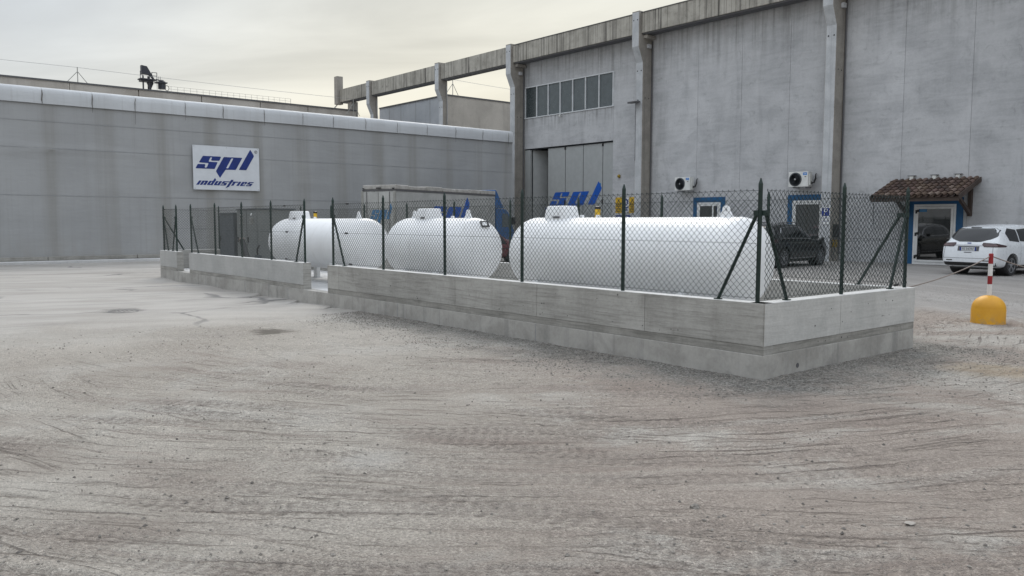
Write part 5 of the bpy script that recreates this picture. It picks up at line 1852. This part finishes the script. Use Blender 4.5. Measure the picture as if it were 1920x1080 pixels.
def car(name, label, loc, rz, sp):
    """Body lofted over stations along its length (x forward from the rear bumper, y to the left), wheel wells cut out,
    windows, lamps and gaps laid on the body by casting their outlines onto it."""
    t = thing(name, label, 'car', (loc[0], loc[1], 0), rz)
    L = sp['L']
    xs = sorted(set([p[0] for p in sp['top']] + [p[0] for p in sp['half']] + list(np.linspace(0.9, L - 0.9, 10))))
    sec = []
    for x in xs:
        zt, w, zb = interp(sp['top'], x), interp(sp['half'], x), interp(sp['bot'], x)
        belt = min(interp(sp['belt'], x), zt - 0.05)
        wt = interp(sp['roofhalf'], x)
        gh = zt - belt > 0.2
        if gh:
            h = [(0, zb), (w * 0.8, zb), (w * 0.965, zb + 0.07), (w * 0.995, zb + 0.28), (w, belt - 0.22), (w * 0.985, belt - 0.06), (w * 0.955, belt), ((w * 0.95 + wt) / 2 + 0.012, (belt + zt) / 2 + 0.01), (wt, zt - 0.085), (wt * 0.9, zt - 0.03), (wt * 0.5, zt - 0.004), (0, zt)]
        else:
            k = max(0.02, zt - zb)
            h = [(0, zb), (w * 0.8, zb), (w * 0.965, zb + min(0.07, k * .1)), (w * 0.995, zb + k * 0.35), (w, zb + k * 0.6), (w * 0.985, zb + k * 0.78), (w * 0.955, zb + k * 0.88), (w * 0.91, zb + k * 0.94), (w * 0.85, zb + k * 0.97), (w * 0.72, zt - 0.006), (w * 0.4, zt - 0.002), (0, zt)]
        sec.append((x, h))
    bm = bmesh.new()
    rows = []
    n = 12
    for x, h in sec:
        ring = [bm.verts.new((x, y, z)) for y, z in h] + [bm.verts.new((x, -y, z)) for y, z in h[-2:0:-1]]
        rows.append(ring)
    m = len(rows[0])
    for a, b in zip(rows[:-1], rows[1:]):
        for k in range(m):
            bm.faces.new((a[k], a[(k + 1) % m], b[(k + 1) % m], b[k]))
    for row in (rows[0], rows[-1]):
        bm.faces.new(row)
    bmesh.ops.recalc_face_normals(bm, faces=bm.faces)
    me = bpy.data.meshes.new('body')
    bm.to_mesh(me)
    bm.free()
    o = bpy.data.objects.new('body', me)
    COL.objects.link(o)
    md = o.modifiers.new('s', 'SUBSURF')
    md.levels = md.render_levels = 2
    cut = bpy.data.meshes.new('cutter')
    g = G()
    for xa in sp['axles']:
        for s in (-1, 1):
            g.lathe([(sp['wr'] + 0.055, -0.19), (sp['wr'] + 0.055, 0.4)], (xa, s * (sp['track'] - 0.05), sp['wr']), (0, s, 0), 36)
    cut.from_pydata(g.v, [], g.f)
    b2 = bmesh.new(); b2.from_mesh(cut); bmesh.ops.recalc_face_normals(b2, faces=b2.faces); b2.to_mesh(cut); b2.free()
    co_ = bpy.data.objects.new('cutter', cut)
    COL.objects.link(co_)
    bo = o.modifiers.new('b', 'BOOLEAN')
    bo.operation = 'DIFFERENCE'
    bo.solver = 'EXACT'
    bo.object = co_
    dg = bpy.context.evaluated_depsgraph_get()
    dg.update()
    me2 = bpy.data.meshes.new_from_object(o.evaluated_get(dg))
    bpy.data.objects.remove(o)
    bpy.data.objects.remove(co_)
    me2.materials.clear()
    me2.materials.append(sp['paint'])
    bm = bmesh.new()
    bm.from_mesh(me2)
    for f in bm.faces:
        f.smooth = True
        f.material_index = 0
    for e in bm.edges:
        if len(e.link_faces) == 2 and e.calc_face_angle(0) > R(50):
            e.smooth = False
    bvh = BVHTree.FromBMesh(bm)
    bm.to_mesh(me2)
    bm.free()
    me2.name = 'body'
    body = link('body', me2, t)

    def cast(p, d):
        hit = bvh.ray_cast(p, d)
        return hit[0], hit[1]

    def decal(nm, poly, view, mat, off=0.004, parent=t, N=10, Mm=10, lbl=None, thick=0.0):
        """poly (convex in rows) as (u, z): view 'R' = right side, 'L' = left side, 'B' = back; ('Q', ang) = quarter view"""
        if view in ('R', 'L'):
            s = -1 if view == 'R' else 1
            org = lambda u, z: (Vector((u, s * 3, z)), Vector((0, -s, 0)))
        elif view == 'B':
            org = lambda u, z: (Vector((-3, u, z)), Vector((1, 0, 0)))
        elif view == 'F':
            org = lambda u, z: (Vector((L + 3, u, z)), Vector((-1, 0, 0)))
        else:
            a = R(view[1])
            dq = Vector((math.cos(a), math.sin(a), 0))
            uq = Vector((-math.sin(a), math.cos(a), 0))
            cq = Vector(view[2])
            org = lambda u, z: (cq + uq * u + Vector((0, 0, z)) - dq * 3, dq)
        zs = [p[1] for p in poly]
        z0, z1 = min(zs), max(zs)
        g = G()
        ok = True
        for j in range(N + 1):
            z = z0 + (z1 - z0) * (j / N)
            z = min(max(z, z0 + 1e-4), z1 - 1e-4)
            cr_ = []
            for i in range(len(poly)):
                (u0, a0), (u1, a1) = poly[i], poly[(i + 1) % len(poly)]
                if (a0 - z) * (a1 - z) <= 0 and abs(a1 - a0) > 1e-9:
                    cr_.append(u0 + (u1 - u0) * (z - a0) / (a1 - a0))
            ua, ub = min(cr_), max(cr_)
            for i in range(Mm + 1):
                u = ua + (ub - ua) * i / Mm
                p, d = org(u, z)
                h, nn = cast(p, d)
                if h is None:
                    ok = False
                    h, nn = p + d * 3, -d
                g.v.append(tuple(h + nn * off))
        for j in range(N):
            for i in range(Mm):
                q = j * (Mm + 1) + i
                g.f.append((q, q + 1, q + Mm + 2, q + Mm + 1))
        ob = obj(nm, g, mat, parent, smooth=True, local=True, sharp=80)
        if thick:
            bm_ = bmesh.new(); bm_.from_mesh(ob.data)
            bmesh.ops.solidify(bm_, geom=bm_.faces[:], thickness=thick)
            bm_.to_mesh(ob.data); bm_.free()
        return ob

    decal.bvh = bvh

    def strip(nm, pts, s, r, mat):
        """a thin bright moulding laid along side-view points (x, z)"""
        out_ = []
        for (xa, za), (xb, zb_) in zip(pts[:-1], pts[1:]):
            for q in range(8):
                f = q / 8
                out_.append((xa + (xb - xa) * f, za + (zb_ - za) * f))
        out_.append(pts[-1])
        P = []
        for xx, zz_ in out_:
            h = bvh.ray_cast(Vector((xx, s * 3, zz_)), Vector((0, -s, 0)))[0]
            if h is not None:
                P.append(h + Vector((0, s * 0.008, 0)))
        return obj(nm, G().tube(P, r, 6), mat, t, smooth=True, local=True)
    decal.strip = strip
    # wheels
    for xa in sp['axles']:
        for s in (-1, 1):
            yo = s * sp['track']
            wr = sp['wr']
            w = obj('wheel', G().lathe([(wr * 0.66, -0.10), (wr * 0.93, -0.11), (wr, -0.08), (wr, 0.08), (wr * 0.94, 0.11), (wr * 0.70, 0.105), (wr * 0.66, 0.08)], (xa, yo, wr), (0, s, 0), 40), M['rubber'], t, smooth=True, local=True)
            g = G().lathe([(wr * 0.70, 0.07), (wr * 0.69, 0.10), (wr * 0.64, 0.10), (wr * 0.62, 0.06), (wr * 0.60, -0.02), (0.05, -0.02)], (xa, yo, wr), (0, s, 0), 40)
            obj('rim', g, sp.get('rimdark', M['alloy']), w, smooth=True, local=True)
            ns = sp.get('spokes', 5)
            g = G()
            for k in range(ns):
                for da in ((-0.10, 0.10) if ns == 5 else (0,)):
                    a = 2 * math.pi * k / ns + 0.3
                    a2 = a + da * 1.6
                    p0 = Vector((xa + math.cos(a) * 0.04, yo + s * 0.07, wr + math.sin(a) * 0.04))
                    p1 = Vector((xa + math.cos(a2) * wr * 0.65, yo + s * 0.085, wr + math.sin(a2) * wr * 0.65))
                    g.bar(p0, p1, 0.022, 0.035, up=(0, 1, 0))
            g.lathe([(0.07, 0.05), (0.06, 0.09), (0.02, 0.095)], (xa, yo, wr), (0, s, 0), 16)
            obj('spokes', g, M['alloy'], w, local=True)
            obj('wheel_well', G().lathe([(wr + 0.05, -0.18), (wr + 0.05, 0.06), (wr + 0.048, 0.06), (wr + 0.048, -0.17), (0.05, -0.17)], (xa, s * (sp['track'] - 0.05), wr), (0, s, 0), 36), M['black'], t, local=True)
    obj('underbody', G().box(0.35, L - 0.35, -sp['track'] + 0.15, sp['track'] - 0.15, 0.2, 0.3), M['black'], t, local=True)
    return t, body, decal


MPV = dict(L=4.79, axles=(0.97, 3.82), wr=0.335, track=0.81, paint=M['carwhite'], spokes=5,
           top=[(0, 0.50), (0.015, 0.66), (0.05, 0.86), (0.09, 1.00), (0.16, 1.12), (0.27, 1.30), (0.40, 1.46), (0.50, 1.545), (0.62, 1.568), (1.0, 1.618), (1.8, 1.66), (2.5, 1.65), (3.0, 1.58), (3.4, 1.38), (3.85, 1.10), (4.2, 1.0), (4.55, 0.86), (4.72, 0.70), (4.79, 0.52)],
           half=[(0, 0.70), (0.03, 0.80), (0.09, 0.86), (0.2, 0.895), (0.5, 0.93), (1.2, 0.945), (3.4, 0.94), (4.1, 0.91), (4.5, 0.80), (4.7, 0.68), (4.79, 0.5)],
           bot=[(0, 0.40), (0.05, 0.30), (0.3, 0.24), (1, 0.21), (4.2, 0.21), (4.6, 0.24), (4.79, 0.34)],
           belt=[(0, 0.9), (0.5, 1.06), (1.5, 1.03), (3.5, 0.97), (4.79, 0.8)],
           roofhalf=[(0, 0.56), (0.3, 0.60), (0.6, 0.625), (1.5, 0.67), (2.5, 0.69), (3.2, 0.66), (3.8, 0.62), (4.79, 0.4)])
t, body, decal = car('parked_car', 'white people carrier parked with its tail to the yard near the porch', (28.2, 10.83), R(-7), MPV)
decal('rear_window', [(-0.34, 1.085), (0.34, 1.085), (0.62, 1.17), (0.715, 1.235), (0.735, 1.29), (0.66, 1.46), (0.58, 1.515), (-0.58, 1.515), (-0.66, 1.46), (-0.735, 1.29), (-0.715, 1.235), (-0.62, 1.17)], 'B', M['carglass'], 0.005, N=16, Mm=24)
decal('brake_lamp', [(-0.17, 1.522), (0.17, 1.522), (0.16, 1.548), (-0.16, 1.548)], 'B', M['black'], 0.008, N=2, Mm=8)
decal('wiper', [(-0.02, 1.10), (-0.30, 1.10), (-0.30, 1.118), (-0.10, 1.122)], 'B', M['black'], 0.02, N=2, Mm=6)
for s in (-1, 1):
    q_ = ('Q', 40 * (1 if s < 0 else -1), (0.12, s * 0.78, 0))
    fl = lambda P: [(u * (1 if s < 0 else -1), z) for u, z in P]
    # a long pointed lamp: thin towards the tailgate, deep where it runs round the corner
    lmp = decal('tail_lamp', fl([(-0.30, 0.93), (0.46, 0.93), (0.50, 1.0), (0.46, 1.075), (0.20, 1.07), (-0.16, 1.035), (-0.36, 0.985)][::-1] if False else [(-0.36, 0.925), (0.26, 0.925), (0.30, 1.0), (0.26, 1.06), (-0.02, 1.045), (-0.42, 0.965)]), q_, M['lamp'], 0.012, N=7, Mm=16)
    decal('lamp_lens', fl([(-0.16, 0.965), (0.20, 0.965), (0.22, 1.0), (-0.10, 0.99)]), q_, M['lamppale'], 0.016, parent=lmp, N=3, Mm=8)
decal('trim_bar', [(-0.56, 0.955), (0.56, 0.955), (0.56, 0.995), (-0.56, 0.995)], 'B', M['alloy'], 0.008, N=2, Mm=12)
decal('badge', [(-0.055, 1.025), (0.055, 1.025), (0.07, 1.04), (0.055, 1.055), (-0.055, 1.055), (-0.07, 1.04)], 'B', M['signblue'], 0.01, N=3, Mm=6)
decal('plate_recess', [(-0.34, 0.79), (0.34, 0.79), (0.34, 0.945), (-0.34, 0.945)], 'B', M['gasket'], 0.004, N=4, Mm=8)
pl = obj('number_plate', G().box(-0.012, -0.004, -0.26, 0.26, 0.80, 0.915), M['plate'], t, local=True)
# the plate stands on the tailgate: move it to the painted surface
hx = min(decal.bvh.ray_cast(Vector((-3, yy_, zz_)), Vector((1, 0, 0)))[0].x for yy_ in (-0.26, 0, 0.26) for zz_ in (0.80, 0.857, 0.915))
pl.location.x = hx + 0.004
for s in (-1, 1):
    obj('plate_band', G().box(hx - 0.0125, hx - 0.008, s * 0.26 - 0.022 - s * 0.022, s * 0.26 + 0.022 - s * 0.022, 0.80, 0.915), M['signblue'], pl, local=True).location.x = -hx - 0.004
obj('plate_text', text(G(), 'FE 547RF', 0.105, lambda u, v, h: (-0.0125 - h, -u, 0.857 + v), 0.002, 0.95), M['black'], pl, local=True)
decal('tailgate_handle', [(-0.12, 0.735), (0.12, 0.735), (0.12, 0.755), (-0.12, 0.755)], 'B', M['black'], 0.008, N=2, Mm=6)
decal('tailgate_gap', [(-0.80, 0.556), (0.80, 0.556), (0.80, 0.566), (-0.80, 0.566)], 'B', M['gasket'], 0.005, N=1, Mm=20)
for s in (-1, 1):
    decal('tailgate_gap', [(s * 0.775, 0.56), (s * 0.785, 0.56), (s * 0.765, 0.93), (s * 0.755, 0.93)], 'B', M['gasket'], 0.005, N=8, Mm=1)
    decal('reflector', [(s * 0.58 - 0.10, 0.475), (s * 0.58 + 0.10, 0.475), (s * 0.58 + 0.10, 0.505), (s * 0.58 - 0.10, 0.505)], 'B', M['black'], 0.006, N=2, Mm=5)
decal('bumper_insert', [(-0.82, 0.32), (0.82, 0.32), (0.84, 0.43), (-0.84, 0.43)], 'B', M['black'], 0.006, N=4, Mm=20)
for v, s in (('R', -1), ('L', 1)):
    decal('quarter_window', [(0.86, 1.085), (1.42, 1.075), (1.46, 1.50), (1.05, 1.52), (0.78, 1.36)], v, M['carglass'], 0.006, N=10, Mm=8)
    decal('door_window', [(1.48, 1.075), (2.42, 1.06), (2.42, 1.53), (1.52, 1.51)], v, M['carglass'], 0.006, N=10, Mm=8)
    decal('door_window', [(2.50, 1.06), (3.44, 1.03), (3.30, 1.25), (2.98, 1.47), (2.50, 1.525)], v, M['carglass'], 0.006, N=10, Mm=8)
    decal('window_trim', [(0.84, 1.055), (3.45, 1.015), (3.45, 1.03), (0.84, 1.07)], v, M['chrome'], 0.008, N=1, Mm=20)
    decal('sill_trim', [(1.4, 0.25), (3.38, 0.25), (3.38, 0.34), (1.4, 0.34)], v, M['black'], 0.006, N=2, Mm=16)
    for x in (1.46, 2.46):
        decal('door_gap', [(x - 0.004, 0.36), (x + 0.004, 0.36), (x + 0.004, 1.05), (x - 0.004, 1.05)], v, M['gasket'], 0.003, N=10, Mm=1)
        decal('door_handle', [(x + 0.06, 0.92), (x + 0.24, 0.92), (x + 0.24, 0.945), (x + 0.06, 0.945)], v, M['carwhite'], 0.03, N=2, Mm=5)
decal('windscreen', [(-0.62, 1.10), (0.62, 1.10), (0.56, 1.5), (-0.56, 1.5)], 'F', M['carglass'], 0.006)

SUV = dict(L=4.66, axles=(0.92, 3.76), wr=0.37, track=0.80, paint=M['carblack'], spokes=10,
           top=[(0, 0.55), (0.02, 0.75), (0.06, 0.95), (0.12, 1.08), (0.25, 1.28), (0.45, 1.50), (0.6, 1.58), (1.0, 1.64), (1.7, 1.67), (2.3, 1.64), (2.7, 1.56), (3.05, 1.34), (3.4, 1.12), (3.8, 1.05), (4.3, 0.97), (4.55, 0.84), (4.66, 0.62)],
           half=[(0, 0.72), (0.04, 0.83), (0.2, 0.90), (0.6, 0.935), (3.8, 0.935), (4.3, 0.88), (4.55, 0.76), (4.66, 0.6)],
           bot=[(0, 0.45), (0.1, 0.32), (0.4, 0.27), (4.2, 0.26), (4.5, 0.30), (4.66, 0.4)],
           belt=[(0, 0.95), (0.5, 1.09), (2, 1.06), (3.4, 1.02), (4.66, 0.85)],
           roofhalf=[(0, 0.58), (0.4, 0.64), (1, 0.66), (2.3, 0.66), (3.0, 0.60), (4.66, 0.4)])
ca, sa = math.cos(R(3)), math.sin(R(3))
sx0, sy0 = 27.3 - 0.92 * ca - 0.80 * sa * 1, 16.95 - 0.92 * sa + 0.80 * ca
t, body, decal = car('parked_car', 'black sport utility car charging beside the right hand pier', (sx0, sy0), R(3), SUV)
decal('rear_window', [(-0.5, 1.12), (0.5, 1.12), (0.64, 1.2), (0.6, 1.46), (-0.6, 1.46), (-0.64, 1.2)], 'B', M['carglass'], 0.005, N=12, Mm=14)
for s in (-1, 1):
    decal('tail_lamp', [(-0.28, 0.94), (0.28, 0.94), (0.28, 1.06), (-0.28, 1.06)], ('Q', 40 * (1 if s < 0 else -1), (0.12, s * 0.78, 0)), M['lamp'], 0.01, N=4, Mm=10)
for v in ('R', 'L'):
    decal('quarter_window', [(0.72, 1.13), (1.12, 1.12), (1.12, 1.48), (0.95, 1.46)], v, M['carglass'], 0.006, N=8, Mm=6)
    decal('door_window', [(1.16, 1.12), (1.98, 1.11), (1.98, 1.51), (1.20, 1.485)], v, M['carglass'], 0.006, N=8, Mm=8)
    decal('door_window', [(2.05, 1.11), (3.05, 1.09), (2.72, 1.37), (2.45, 1.485), (2.05, 1.51)], v, M['carglass'], 0.006, N=8, Mm=8)
    sg = -1 if v == 'R' else 1
    decal.strip('window_trim', [(0.70, 1.115), (1.6, 1.10), (2.6, 1.085), (3.1, 1.07)], sg, 0.011, M['chrome'])
    decal.strip('roof_trim', [(0.78, 1.30), (0.95, 1.485), (1.25, 1.515), (1.65, 1.535), (2.05, 1.53), (2.45, 1.50), (2.75, 1.385), (3.1, 1.12)], sg, 0.010, M['chrome'])
    decal('side_moulding', [(1.35, 0.80), (3.3, 0.78), (3.3, 0.80), (1.35, 0.82)], v, M['gasket'], 0.008, N=1, Mm=16)
    decal('sill_trim', [(1.35, 0.34), (3.32, 0.34), (3.32, 0.385), (1.35, 0.385)], v, M['alloy'], 0.012, N=2, Mm=16)
    s = -1 if v == 'R' else 1
    obj('wing_mirror', G().obox((2.98, s * 1.02, 1.13), (0.06, 0.02 * s, 0), (0, 0.10, 0), (0, 0, 0.07)), M['carblack'], t, local=True, bevel=0.025)
    obj('roof_rail', G().tube([(0.85, s * 0.60, 1.60), (1.0, s * 0.60, 1.68), (2.2, s * 0.60, 1.69), (2.4, s * 0.60, 1.63)], 0.018, 7), M['gasket'], t, local=True)
    for x in (1.14, 2.02):
        decal('door_gap', [(x - 0.004, 0.42), (x + 0.004, 0.42), (x + 0.004, 1.09), (x - 0.004, 1.09)], v, M['gasket'], 0.003, N=8, Mm=1)
obj('charge_flap', G().obox((3.62, -0.99, 0.98), (0.10, -0.03, 0.05), (0.02, 0.05, 0), (-0.05, 0, 0.10)), M['black'], t, local=True, bevel=0.03)
decal('windscreen', [(-0.6, 1.14), (0.6, 1.14), (0.54, 1.48), (-0.54, 1.48)], 'F', M['carglass'], 0.006)

HAT = dict(L=3.95, axles=(0.68, 3.12), wr=0.30, track=0.73, paint=M['maroon'], spokes=5,
           top=[(0, 0.5), (0.03, 0.8), (0.08, 1.0), (0.25, 1.28), (0.4, 1.42), (0.7, 1.48), (1.3, 1.52), (1.9, 1.52), (2.25, 1.44), (2.6, 1.24), (2.95, 1.03), (3.3, 0.96), (3.7, 0.82), (3.88, 0.66), (3.95, 0.5)],
           half=[(0, 0.62), (0.05, 0.74), (0.3, 0.80), (3.2, 0.81), (3.6, 0.74), (3.85, 0.6), (3.95, 0.42)],
           bot=[(0, 0.4), (0.1, 0.28), (0.4, 0.2), (3.6, 0.2), (3.95, 0.32)],
           belt=[(0, 0.76), (1, 0.78), (3, 0.76), (3.95, 0.62)],
           roofhalf=[(0, 0.5), (0.5, 0.57), (1.2, 0.60), (2.2, 0.58), (2.9, 0.52), (3.95, 0.35)])
t, body, decal = car('parked_car', 'maroon hatchback glimpsed in the gap between two white tanks', (21.82 - 2.93, 27.0), R(0), HAT)
for v in ('R', 'L'):
    decal('door_window', [(0.50, 0.80), (1.22, 0.79), (1.22, 1.40), (0.75, 1.36)], v, M['carglass'], 0.006, N=8, Mm=8)
    decal('door_window', [(1.30, 0.79), (2.80, 0.77), (2.62, 1.07), (2.36, 1.27), (2.08, 1.41), (1.30, 1.42)], v, M['carglass'], 0.006, N=8, Mm=10)
    decal('rub_strip', [(0.95, 0.58), (2.85, 0.58), (2.85, 0.61), (0.95, 0.61)], v, M['black'], 0.01, N=1, Mm=12)
decal('windscreen', [(-0.55, 0.98), (0.55, 0.98), (0.48, 1.36), (-0.48, 1.36)], 'F', M['carglass'], 0.006)
decal('rear_window', [(-0.48, 1.02), (0.48, 1.02), (0.46, 1.36), (-0.46, 1.36)], 'B', M['carglass'], 0.006)

# ---- box truck between the enclosure and the hall
A3, B3 = Vector((18.78, 30.3, 0)), Vector((26.7, 33.3, 0))
ax_ = (B3 - A3).normalized()
ang = math.atan2(ax_.y, ax_.x)
tr = thing('box_truck', 'box truck with blue cab and spl lettering behind the white tanks', 'truck', (A3.x, A3.y, 0), ang)
BL = (B3 - A3).length
WD = 1.75
obj('box_body', G().box(0.0, BL, 0.0, WD, 0.95, 3.02), M['boxpanel'], tr, local=True, bevel=0.02)
for k, (a, b) in enumerate(((0.02, 1.0), (1.0, 2.35), (2.35, 3.6), (3.6, 4.6), (4.6, 5.9), (5.9, 7.0), (7.0, BL))):
    rr_ = random.Random(k)
    obj('roof_sheet', G().box(a + 0.01, b - 0.01, -0.03, WD + 0.03, 3.09, 3.24 + 0.05 * rr_.random()), M['boxtop'], tr, local=True, bevel=0.03)
obj('top_rail', G().box(-0.02, BL + 0.02, -0.025, WD + 0.025, 3.02, 3.085), M['gasket'], tr, local=True)
g = G()
for y in (0.0, WD):
    g.box(-0.05, 0.03, y - 0.05, y + 0.05, 0.95, 3.02)
obj('corner_post', g, M['rail'], tr, local=True)
for y in (0.04, WD / 2 + 0.02):
    obj('rear_door', G().box(-0.03, -0.004, y, y + WD / 2 - 0.06, 1.0, 2.98), M['boxpanel'], tr, local=True, bevel=0.008)
for y in (0.25, WD - 0.25):
    obj('lock_rod', G().tube([(-0.05, y, 1.0), (-0.05, y, 2.98)], 0.014, 6), M['gasket'], tr, local=True)
obj('marker_lamp', G().box(-0.06, -0.02, 0.02, 0.10, 3.1, 3.15).box(-0.06, -0.02, WD - 0.1, WD - 0.02, 3.1, 3.15).box(-0.06, -0.02, WD / 2 - 0.15, WD / 2 + 0.1, 3.12, 3.17), M['black'], tr, local=True)
# side lettering: wide slanted spl; rear lettering smaller and paler
fs_ = lambda u, v, h: (2.55 + u, -0.002 - h, 1.30 + v)
for ch, o_, h_ in (('s', GS, ()), ('p', GP, (GPH,)), ('l', GL, ())):
    T = lambda P: [((x - su0) * 1.28, (y - sv0) * 1.25 + 0.40) for x, y in P]
    obj('logo_letter', G().prism(T(o_), fs_, 0.002, 0.006, [T(q) for q in h_]), M['logo2'], tr, local=True)
fr_ = lambda u, v, h: (-0.032 - h, WD - 0.42 - u, 1.45 + v)
for ch, o_, h_ in (('s', GS, ()), ('p', GP, (GPH,)), ('l', GL, ())):
    T = lambda P: [((x - su0) * 0.45, (y - sv0) * 0.72 + 0.35) for x, y in P]
    obj('logo_letter', G().prism(T(o_), fr_, 0.002, 0.006, [T(q) for q in h_]), M['logo3'], tr, local=True)
for x in (1.1, 2.0, BL + 1.0):
    for y in (0.12, WD - 0.12):
        w = obj('wheel', G().lathe([(0.2, -0.11), (0.44, -0.12), (0.47, -0.08), (0.47, 0.08), (0.44, 0.12), (0.26, 0.10)], (x, y, 0.47), (0, 1 if y > 1 else -1, 0), 32), M['rubber'], tr, smooth=True, local=True)
        obj('rim', G().lathe([(0.27, 0.09), (0.25, 0.04), (0.1, 0.06), (0.08, 0.11)], (x, y, 0.47), (0, 1 if y > 1 else -1, 0), 24), M['alloy'], w, local=True)
obj('chassis', G().box(0.2, BL + 1.6, 0.45, WD - 0.45, 0.6, 0.94), M['black'], tr, local=True)
# cab: side outline swept across the width
cab_ol = [(BL + 0.12, 0.45), (BL + 2.0, 0.45), (BL + 2.05, 0.95), (BL + 1.92, 1.25), (BL + 1.35, 2.20), (BL + 1.05, 2.36), (BL + 0.12, 2.40)]
cb = obj('cab', G().prism(cab_ol, lambda u, v, h: (u, h, v), -0.05, WD + 0.05), M['truckblue'], tr, local=True, bevel=0.05)
wn_ = [(BL + 0.62, 1.42), (BL + 1.62, 1.42), (BL + 1.22, 2.12), (BL + 0.66, 2.14)]
for h0, h1 in ((-0.062, -0.054), (WD + 0.054, WD + 0.062)):
    obj('side_window', G().prism(wn_, lambda u, v, h: (u, h, v), h0, h1), M['ribbed'], cb, local=True)
obj('windscreen', G().obox((BL + 1.675, WD / 2, 1.73), (-0.20, 0, 0.34), (0, WD / 2 - 0.08, 0), (0.005, 0, 0.003)), M['carglass'], cb, local=True)
df = [(BL + 0.02, 2.41), (BL + 0.95, 2.41), (BL + 0.60, 2.75), (BL + 0.30, 3.15), (BL + 0.10, 3.35), (BL + 0.02, 3.35)]
obj('roof_deflector', G().prism(df, lambda u, v, h: (u, h, v), 0.0, WD), M['truckblue'], tr, local=True, bevel=0.03)
obj('cab_mirror', G().box(BL + 1.6, BL + 1.7, -0.28, -0.06, 1.55, 1.95), M['black'], tr, local=True, bevel=0.03)

# ------------------------------------------------------------------ yellow bollard with striped pole and its ropes
bc = Vector((15.05, 5.40, 0))
bo_ = thing('bollard', 'yellow concrete dome bollard carrying a red and white pole', 'bollard', bc)
prof = [(0.268, -0.02), (0.262, 0.02), (0.262, 0.235), (0.258, 0.247)]
for k in range(1, 14):
    a = math.pi / 2 * k / 14
    prof.append((0.246 * math.cos(a) + 0.012, 0.25 + 0.228 * math.sin(a)))
prof.append((0.02, 0.478))
obj('dome', G().lathe(prof, bc, (0, 0, 1), 56), M['dome'], bo_, smooth=True, sharp=50)
zz = 0.465
for i, (h, m) in enumerate(((0.20, 'bandwhite'), (0.14, 'red'), (0.205, 'bandwhite'), (0.165, 'red'))):
    obj('pole_band', G().lathe([(0.036, 0), (0.036, h - 0.001)] if i < 3 else [(0.036, 0), (0.036, h), (0.029, h + 0.008)], (bc.x, bc.y, zz), (0, 0, 1), 20), M[m], bo_, smooth=True)
    zz += h
zr = 1.20


def rope(label, a, b, sag_):
    a, b = Vector(a), Vector(b)
    pts = []
    for i in range(33):
        q = i / 32
        p = a.lerp(b, q)
        p.z -= sag_ * 4 * q * (1 - q)
        p.z = max(p.z, 0.03)
        pts.append(p)
    tag(obj('rope', G().tube(pts, 0.009, 6), M['rope'], smooth=True), label, 'rope')


tgt = pix(1722, 530, 'X', 11.36)
rope('slack brown rope from the bollard pole towards the enclosure corner', (bc.x - 0.033, bc.y + 0.014, 1.13), (11.37, 5.15, 0.80), 0.055)
rope('slack brown rope from the bollard pole out of the picture', (bc.x + 0.033, bc.y - 0.014, 1.13), (18.2, 3.1, 1.05), 0.33)
c2 = Vector((18.25, 3.07, 0))
obj_b2 = copy_thing(bo_, c2, 0.0, 'second yellow dome bollard outside the picture on the right')
for o_ in (bo_, obj_b2):
    o_['group'] = 'yellow dome bollards with poles'

bpy.context.view_layer.update()
